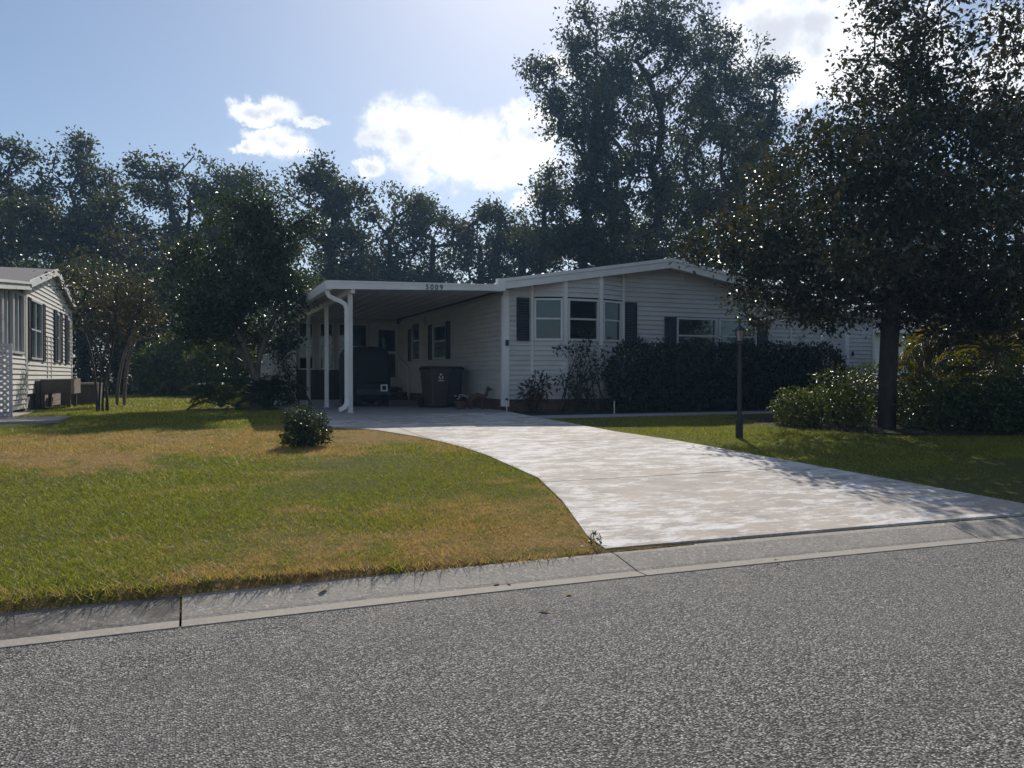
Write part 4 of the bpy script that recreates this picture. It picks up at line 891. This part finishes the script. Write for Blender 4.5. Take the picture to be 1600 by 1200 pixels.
# dark understorey beyond the back lawn
UG = 'bushes along the far edge of the back lawn'
for lab, b, bl, s, lf in (
    ('dark tall bush beside the neighbour house far corner', (-4.6,34.5), [(-4.6,34.5,2.3,2.0,2.0),(-5.5,34.8,4.2,1.6,1.7),(-3.6,34.6,4.6,1.4,1.4)], 21, 'leaf_dk'),
    ('dark bush mass behind the crape myrtle trunks', (-2.4,34.2), [(-2.6,34.2,2.2,1.6,1.8),(-1.6,34.4,3.9,1.4,1.6),(-.4,34.6,3.0,1.4,1.6)], 22, 'leaf_dk'),
    ('sunlit bush with pale leaves on the far lawn edge', (-.9,31.5), [(-.9,31.5,1.5,1.2,1.0),(-.3,31.6,2.0,.9,1.0)], 23, 'leaf_lime'),
    ('low yellow-green bush left of the palm clump', (.6,30.5), [(.5,30.5,1.4,1.1,.85),(1.2,30.3,1.9,.8,1.1)], 24, 'leaf_lime'),
    ('dark bush hidden behind the carport side tree', (3.0,36), [(3.0,36,2.4,2.0,2.0),(1.2,36,3.6,1.7,1.9),(.2,35.6,4.8,1.4,1.3)], 25, 'leaf_dk'),
    ('dark bush at the far left behind the neighbour roof', (-9,36), [(-9,36,2.5,2.4,2.2),(-7.2,36,3.6,1.8,1.8)], 26, 'leaf_dk')):
    shrub('bush', lab, b, [(q[0],q[1],q[2],q[3],q[4]) for q in bl], 12000, .16, .55, lf, s, 9, group=UG, shell=.5)
# dark tree beside the carport
tree('laurel_tree', 'dense dark tree beside the carport with slender trunks', (1.29,18.08), [(1.02,18.19,4.93,1.0,.65),(1.75,17.89,4.64,.72,.72),(1.15,18.14,3.71,1.22,.93),(.23,18.52,3.28,.79,.86),(1.95,17.81,3.42,.5,.79),(1.29,18.08,2.56,1.07,.65),(-.04,18.63,3.99,.57,.57),(.3,18.5,2.5,.6,.5),(.7,18.6,1.9,.5,.5,.6),(1.9,18.2,2.2,.45,.5,.7)], .055, 36, 50, .095, .5, .15, 'leaf_dk', 'bark_pale', 31, trunks=4, se=2.0, up=.35, r_tip=.006, step=.35, hole=-.1, clump=.36, core=.08, mixu=.35)
fronds('yucca_palm', 'spiky low palm clump at the foot of the dark tree', (.55,18.1), 26, 1.0, 'leaf_mid', 32, 'palm', .05, nl=18, ll=.3, lw=.03, rise=1.45)
fronds('yucca_palm', 'second spiky palm nearer the carport post', (1.5,17.75), 22, 1.05, 'leaf_dk', 33, 'palm', .05, nl=18, ll=.28, lw=.03, rise=1.45)
shrub('shrub', 'leggy leafy shrub between the dark tree and the porch corner', (2.1,19.6), [(2.1,19.6,1.1,.35,.5),(2.05,19.6,1.9,.25,.45),(1.8,19.3,.85,.5,.32)], 1500, .085, .5, 'leaf_dk', 34, 14, shell=.2)
# crape myrtle
tree('crape_myrtle', 'multi-stemmed crape myrtle with thin bronze leaves on the left lawn', (-1.75,17.95), [(-1.75,17.93,3.1,.73,.62),(-1.2,17.73,2.95,.55,.6),(-2.24,18.14,3.3,.46,.53),(-1.63,17.88,2.35,.75,.46)], .024, 25, 26, .07, .48, .16, 'leaf_brown', 'bark', 41, trunks=5, se=2.6, up=.3, r_tip=.005, step=.3, fork=.2)
tree('crape_myrtle', 'smaller crape myrtle sapling just behind the multi-stemmed one', (-1.72,21.6), [(-1.6,21.6,3.2,.6,.7),(-1.1,21.5,2.7,.5,.5)], .04, 36, 30, .085, .48, .17, 'leaf_brown', 'bark_pale', 42, trunks=2, se=2.4, up=.3, r_tip=.005, step=.3, fork=.2)
# magnolia on the right
tree('magnolia_tree', 'large glossy-leaved magnolia filling the right of the view', (11.16,9.88),
     [(11.2,9.84,2.95,3.3,.6),(10.3,10.2,2.5,1.7,.35,.6),(12.6,9.4,2.35,1.5,.35,.6),(11.2,9.82,3.75,3.2,.8),(11.25,9.8,4.7,2.75,.9),(9.3,10.3,3.2,1.2,.7),(13.2,9.2,2.75,1.6,.5),(11.4,9.77,5.6,1.95,.9,.7),(11.5,9.72,6.7,1.3,1.0,.42),(11.6,9.7,7.9,1.0,.9,.32),(13.0,9.1,6.9,.7,.8,.22),(13.4,9.0,7.8,.6,.7,.2),(12.9,9.2,5.6,.8,.6,.5)], .16, 56, 32, .088, .54, .17, 'leaf_mag', 'bark', 51, up=.55, r_tip=.006, step=.45, hole=-.6, clump=.42, core=.2, mixu=.7)
# hedge and shrubs
hb = [(8.75+i*.72, 14.25-.02*i, 1.28, .62, .74, .5) for i in range(8)]
shrub('hedge', 'long dark clipped hedge under the paired house windows', (11.2,14.2), hb, 36000, .085, .6, 'leaf_hedge', 61, 26, 'hedge', shell=.75, jag=.12)
shrub('croton_shrub', 'small red-tinged croton beside the house corner', (6.5,14.55), [(6.62,14.5,1.1,.2,.26),(6.38,14.5,.95,.17,.2),(6.55,14.55,.82,.18,.16)], 420, .13, .33, 'leaf_croton', 62, 6, shell=.5)
shrub('leggy_shrub', 'thin open shrub climbing in front of the bay window', (7.62,14.5), [(7.6,14.55,1.1,.38,.5,.2),(7.25,14.55,1.85,.3,.12,.15),(7.7,14.55,1.9,.22,.42,.15),(8.1,14.55,1.6,.2,.4,.15),(7.2,14.5,1.2,.2,.2,.12)], 520, .1, .5, 'leaf_hedge', 63, 22, shell=.2)
shrub('bush', 'small dark round bush alone on the left lawn', (1.31,10.05), [(1.31,10.05,.62,.26,.24),(1.22,10.05,.75,.17,.17),(1.42,10.05,.55,.2,.2),(1.2,10.0,.52,.18,.16)], 2600, .052, .55, 'leaf_dk', 64, 8)
shrub('shrub', 'sunlit yellow-green shrub left of the magnolia trunk', (10.3,10.5), [(9.95,10.7,.72,.42,.36),(10.4,10.4,.75,.45,.36),(10.75,10.2,.72,.35,.34),(9.75,10.5,.6,.3,.22)], 5200, .07, .5, 'leaf_lime', 65, 12)
for lab, u, v, r_, h, s, lf in (('leafy shrub just right of the magnolia trunk',11.65,9.5,.5,.5,66,'leaf_mid'),('middle shrub of the row right of the magnolia',12.4,9.1,.55,.52,67,'leaf_mid'),('rightmost shrub of the row at the picture edge',13.2,8.8,.6,.55,68,'leaf_mid')):
    shrub('shrub', lab, (u,v), [(u,v,.38+h*.75,r_,h),(u+.2,v-.1,.38+h*.6,r_*.9,h*.8)], 4600, .075, .5, lf, s, 12, group='shrubs right of the magnolia')
shrub('shrub', 'loose green shrub just behind the magnolia trunk', (11.7,11.2), [(11.5,11.2,.95,.6,.5),(12.3,11.1,1.0,.6,.55)], 3600, .075, .5, 'leaf_mid', 69, 10)
fronds('areca_palm', 'yellowing feathery palm behind the shrubs right of the trunk', (13.75,10.75), 20, 1.75, 'palm_y', 71, 'palm', .3, nl=30, ll=.42, rise=1.15)
fronds('areca_palm', 'green feathery palm at the right picture edge', (14.1,10.0), 32, 2.1, 'palm_y', 72, 'palm', 1.35, nl=30, ll=.45, rise=1.1)
shrub('shrub', 'dark tall shrub between the two feathery palms', (15.4,11.8), [(15.2,11.8,1.6,.8,1.0),(16.1,11.7,1.8,.8,.9)], 4600, .1, .5, 'leaf_dk', 73, 10)
for lab, u, v, s_ in (('dark bush beyond the yellowing palm',19.5,14.8,76),('dark bush beyond the green palm at the right edge',20.5,12.6,77)):
    shrub('bush', lab, (u,v), [(u,v,1.6,1.3,1.3),(u+.9,v-.6,2.3,1.2,1.4)], 6500, .14, .55, 'leaf_dk', s_, 9, group='dark bushes right of the magnolia', shell=.5)
shrub('twiggy_shrub', 'twiggy shrub in front of the far right house wall', (17.6,14.2), [(17.6,14.2,1.6,.9,1.0),(17.9,14.2,2.2,.7,.6)], 420, .09, .5, 'leaf_hedge', 74, 40, shell=.1)
fronds('fan_palm', 'dark palm top showing above the neighbour roof', (-5.3,32.5), 16, 2.2, 'palm', 75, 'palm', 3.6, tr=.14, nl=26, ll=.6, lw=.06)
# ------------------------------------------------------------------ grass
def grass():
    rng = np.random.default_rng(5); P = []; Wd = []; Ht = []
    for u0, u1, v0, v1, dn, w_, h_ in ((-2.2,3.4,4.6,8,9500,.0065,.03),(-3.6,3.4,8,13.2,5200,.0085,.03),(-6,2.2,13.2,20,1700,.015,.034),(-8,3,20,37,480,.03,.045),(6,14,4.5,8,6000,.0075,.03),(5.9,15,8,13,4200,.009,.03),(-8,-2.2,4.6,8,1100,.015,.035),(-8,-3.6,8,13.2,800,.017,.035)):
        n = int((u1-u0)*(v1-v0)*dn); u = rng.uniform(u0, u1, n); v = rng.uniform(v0, v1, n)
        kvu = -.0055*np.clip(u, 0, 12)**2; edge = 4.655+kvu+.012*np.sin(u*3.1)+.014*np.sin(u*7.7+1)
        vr = v-np.clip(1-(v-4.6)/2.5, 0, 1)*kvu
        lft = u < np.where(v < 10.4, np.interp(v, LV, LU), np.interp(v, EV, EU))-.015+.015*np.sin(v*9); rgt = (u > np.interp(v, RV, RU)+.015-.015*np.sin(v*8)) & (v < 12.97)
        ok = (v > edge) & (lft | rgt)
        ok &= ~((u > -5.7) & (u < -2.02) & (v > 13.45) & (v < 15.95)) & ~((u < -2.95) & (v > 15.5) & (v < 26)) & ~((u > .15) & (u < 1.8) & (v > 17.2) & (v < 20.1) & (rng.random(n) < .8))
        ok &= ~((u > 9.4+np.abs(v-10.8)*.3) & (v > 8.7-(u-11.3)*.12) & (rng.random(n) < .9))
        ok &= rng.random(n) < .75+.25*np.sin(u*2.7+np.sin(v*3.3)*1.5)*np.sin(v*2.9+1)
        u, v = u[ok], v[ok]; z = np.interp(v, PV, PZ)-.012+lip_np(u, v); k = len(u)
        near = np.minimum(np.abs(v-edge[ok]), np.minimum(np.abs(u-np.interp(v, LV, LU)), np.abs(u-np.interp(v, RV, RU)))); mod = (1+.8*np.exp(-(near/.06)**2))*1+.35*np.sin(u*1.9+v*1.3)*np.sin(v*2.1-u)
        P.append(np.stack([u, v, z], 1)); Wd.append(w_*rng.uniform(.6, 1.3, k)); Ht.append(h_*rng.uniform(.45, 1.3, k)*mod)
    P = np.concatenate(P); Wd = np.concatenate(Wd); Ht = np.concatenate(Ht); n = len(P)
    az = rng.uniform(0, 2*math.pi, n); ln = rng.uniform(.3, 1.9, n)*Ht; a2 = rng.uniform(0, 2*math.pi, n)
    s = np.stack([np.cos(az), np.sin(az), np.zeros(n)], 1)*Wd[:, None]*.5; tip = P+np.stack([np.cos(a2)*ln, np.sin(a2)*ln, Ht], 1)
    V = np.stack([P-s, P+s, tip], 1).reshape(-1, 3); F = (np.arange(n)*3)[:, None]+np.array([[0,1,2]])
    o = npmesh('grass', V, F, 'blade'); o['kind'] = 'stuff'; o['label'] = 'short lawn grass, green with tan dry patches'; print('blades', n)
grass()
# ------------------------------------------------------------------ small things
def deadleaf(lab, u, v, z, s, rz, mat='dry'):
    g = G(); pr = [(-1,0,.0),(-.5,.42,.22),(.1,.5,.3),(.65,.3,.2),(1,0,.32),(.6,-.36,.16),(0,-.5,.25),(-.6,-.38,.2)]
    c = (0,0,.05); g.v = [tuple(x*s for x in p) for p in pr]+[(0,0,.06*s)]; g.f = [[i,(i+1)%8,8] for i in range(8)]
    o = build('dead_leaf', g, mat); o.location = (u, v, z); o.rotation_euler.z = rz; tag(o, lab, 'leaf', 'dead leaves by the kerb')
for a in (('dark curled leaf on the kerb right of the left joint',.69,4.53,.055,.035,.6),('left of two leaves lying on the gutter lip',1.72,4.40,.016,.022,.2),('right of two leaves lying on the gutter lip',1.80,4.39,.016,.022,1.4),
          ('dark leaf alone on the asphalt below the driveway corner',1.78,3.83,.012,.035,2.2),('pale brown leaf on the asphalt nearer the kerb',2.05,4.07,.008,.03,.9),('tan leaf on the gutter in front of the driveway',3.74,4.22,.02,.025,.3),
          ('reddish leaf on the driveway near its right edge',6.2,8.6,.365,.04,1.1),('brown leaf on the left lawn by the kerb',-.15,5.5,.17,.04,.4),('pale leaf on the green middle of the left lawn',.3,7.3,.28,.04,2.4)): deadleaf(*a)
shrub('dead_grass_clump', 'matted brown dead grass clump at the lawn edge by the kerb', (.42,4.82), [(.42,4.80,.10,.17,.035,.08)], 700, .045, .1, 'dry', 81, 0, 'dead grass', up=.2)
shrub('weed', 'small dark weed growing in the kerb joint at the driveway corner', (2.62,4.78), [(2.62,4.78,.13,.035,.05,.035)], 90, .035, .3, 'leaf_dk', 82, 0, 'weed')
for i, (u, v) in enumerate(((2.52,4.79),(2.57,4.75),(2.68,4.76),(2.71,4.8))):
    o = build('pebble', superbox((0,0,0), (.016+.003*i,.012,.009), 2.2, 8, 5, seed=i), 'petal'); o.location = (u, v, .1); tag(o, ('leftmost pale pebble beside the weed in the kerb joint','pale pebble touching the weed on its left','pale pebble touching the weed on its right','rightmost pale pebble beside the weed at the driveway edge')[i], 'pebble', 'pebbles by the weed')
# ------------------------------------------------------------------ air
def haze():
    m, N, L = newmat('haze'); v = N.new('ShaderNodeVolumePrincipled'); v.inputs['Color'].default_value = (.36,.62,1,1); v.inputs['Density'].default_value = HAZE; v.inputs['Anisotropy'].default_value = .35
    o = N.new('ShaderNodeOutputMaterial'); L.new(v.outputs[0], o.inputs['Volume'])
    ob = build('haze', G().box(-460, 460, -460, 460, -1.2, 26), m); ob['kind'] = 'stuff'; ob['label'] = 'thin bluish sunlit haze in the air, added partly as lens veil over the shadows'  # softens far trees; also added to lift the darks blue, as lens veil would
HAZE = .00095
haze()
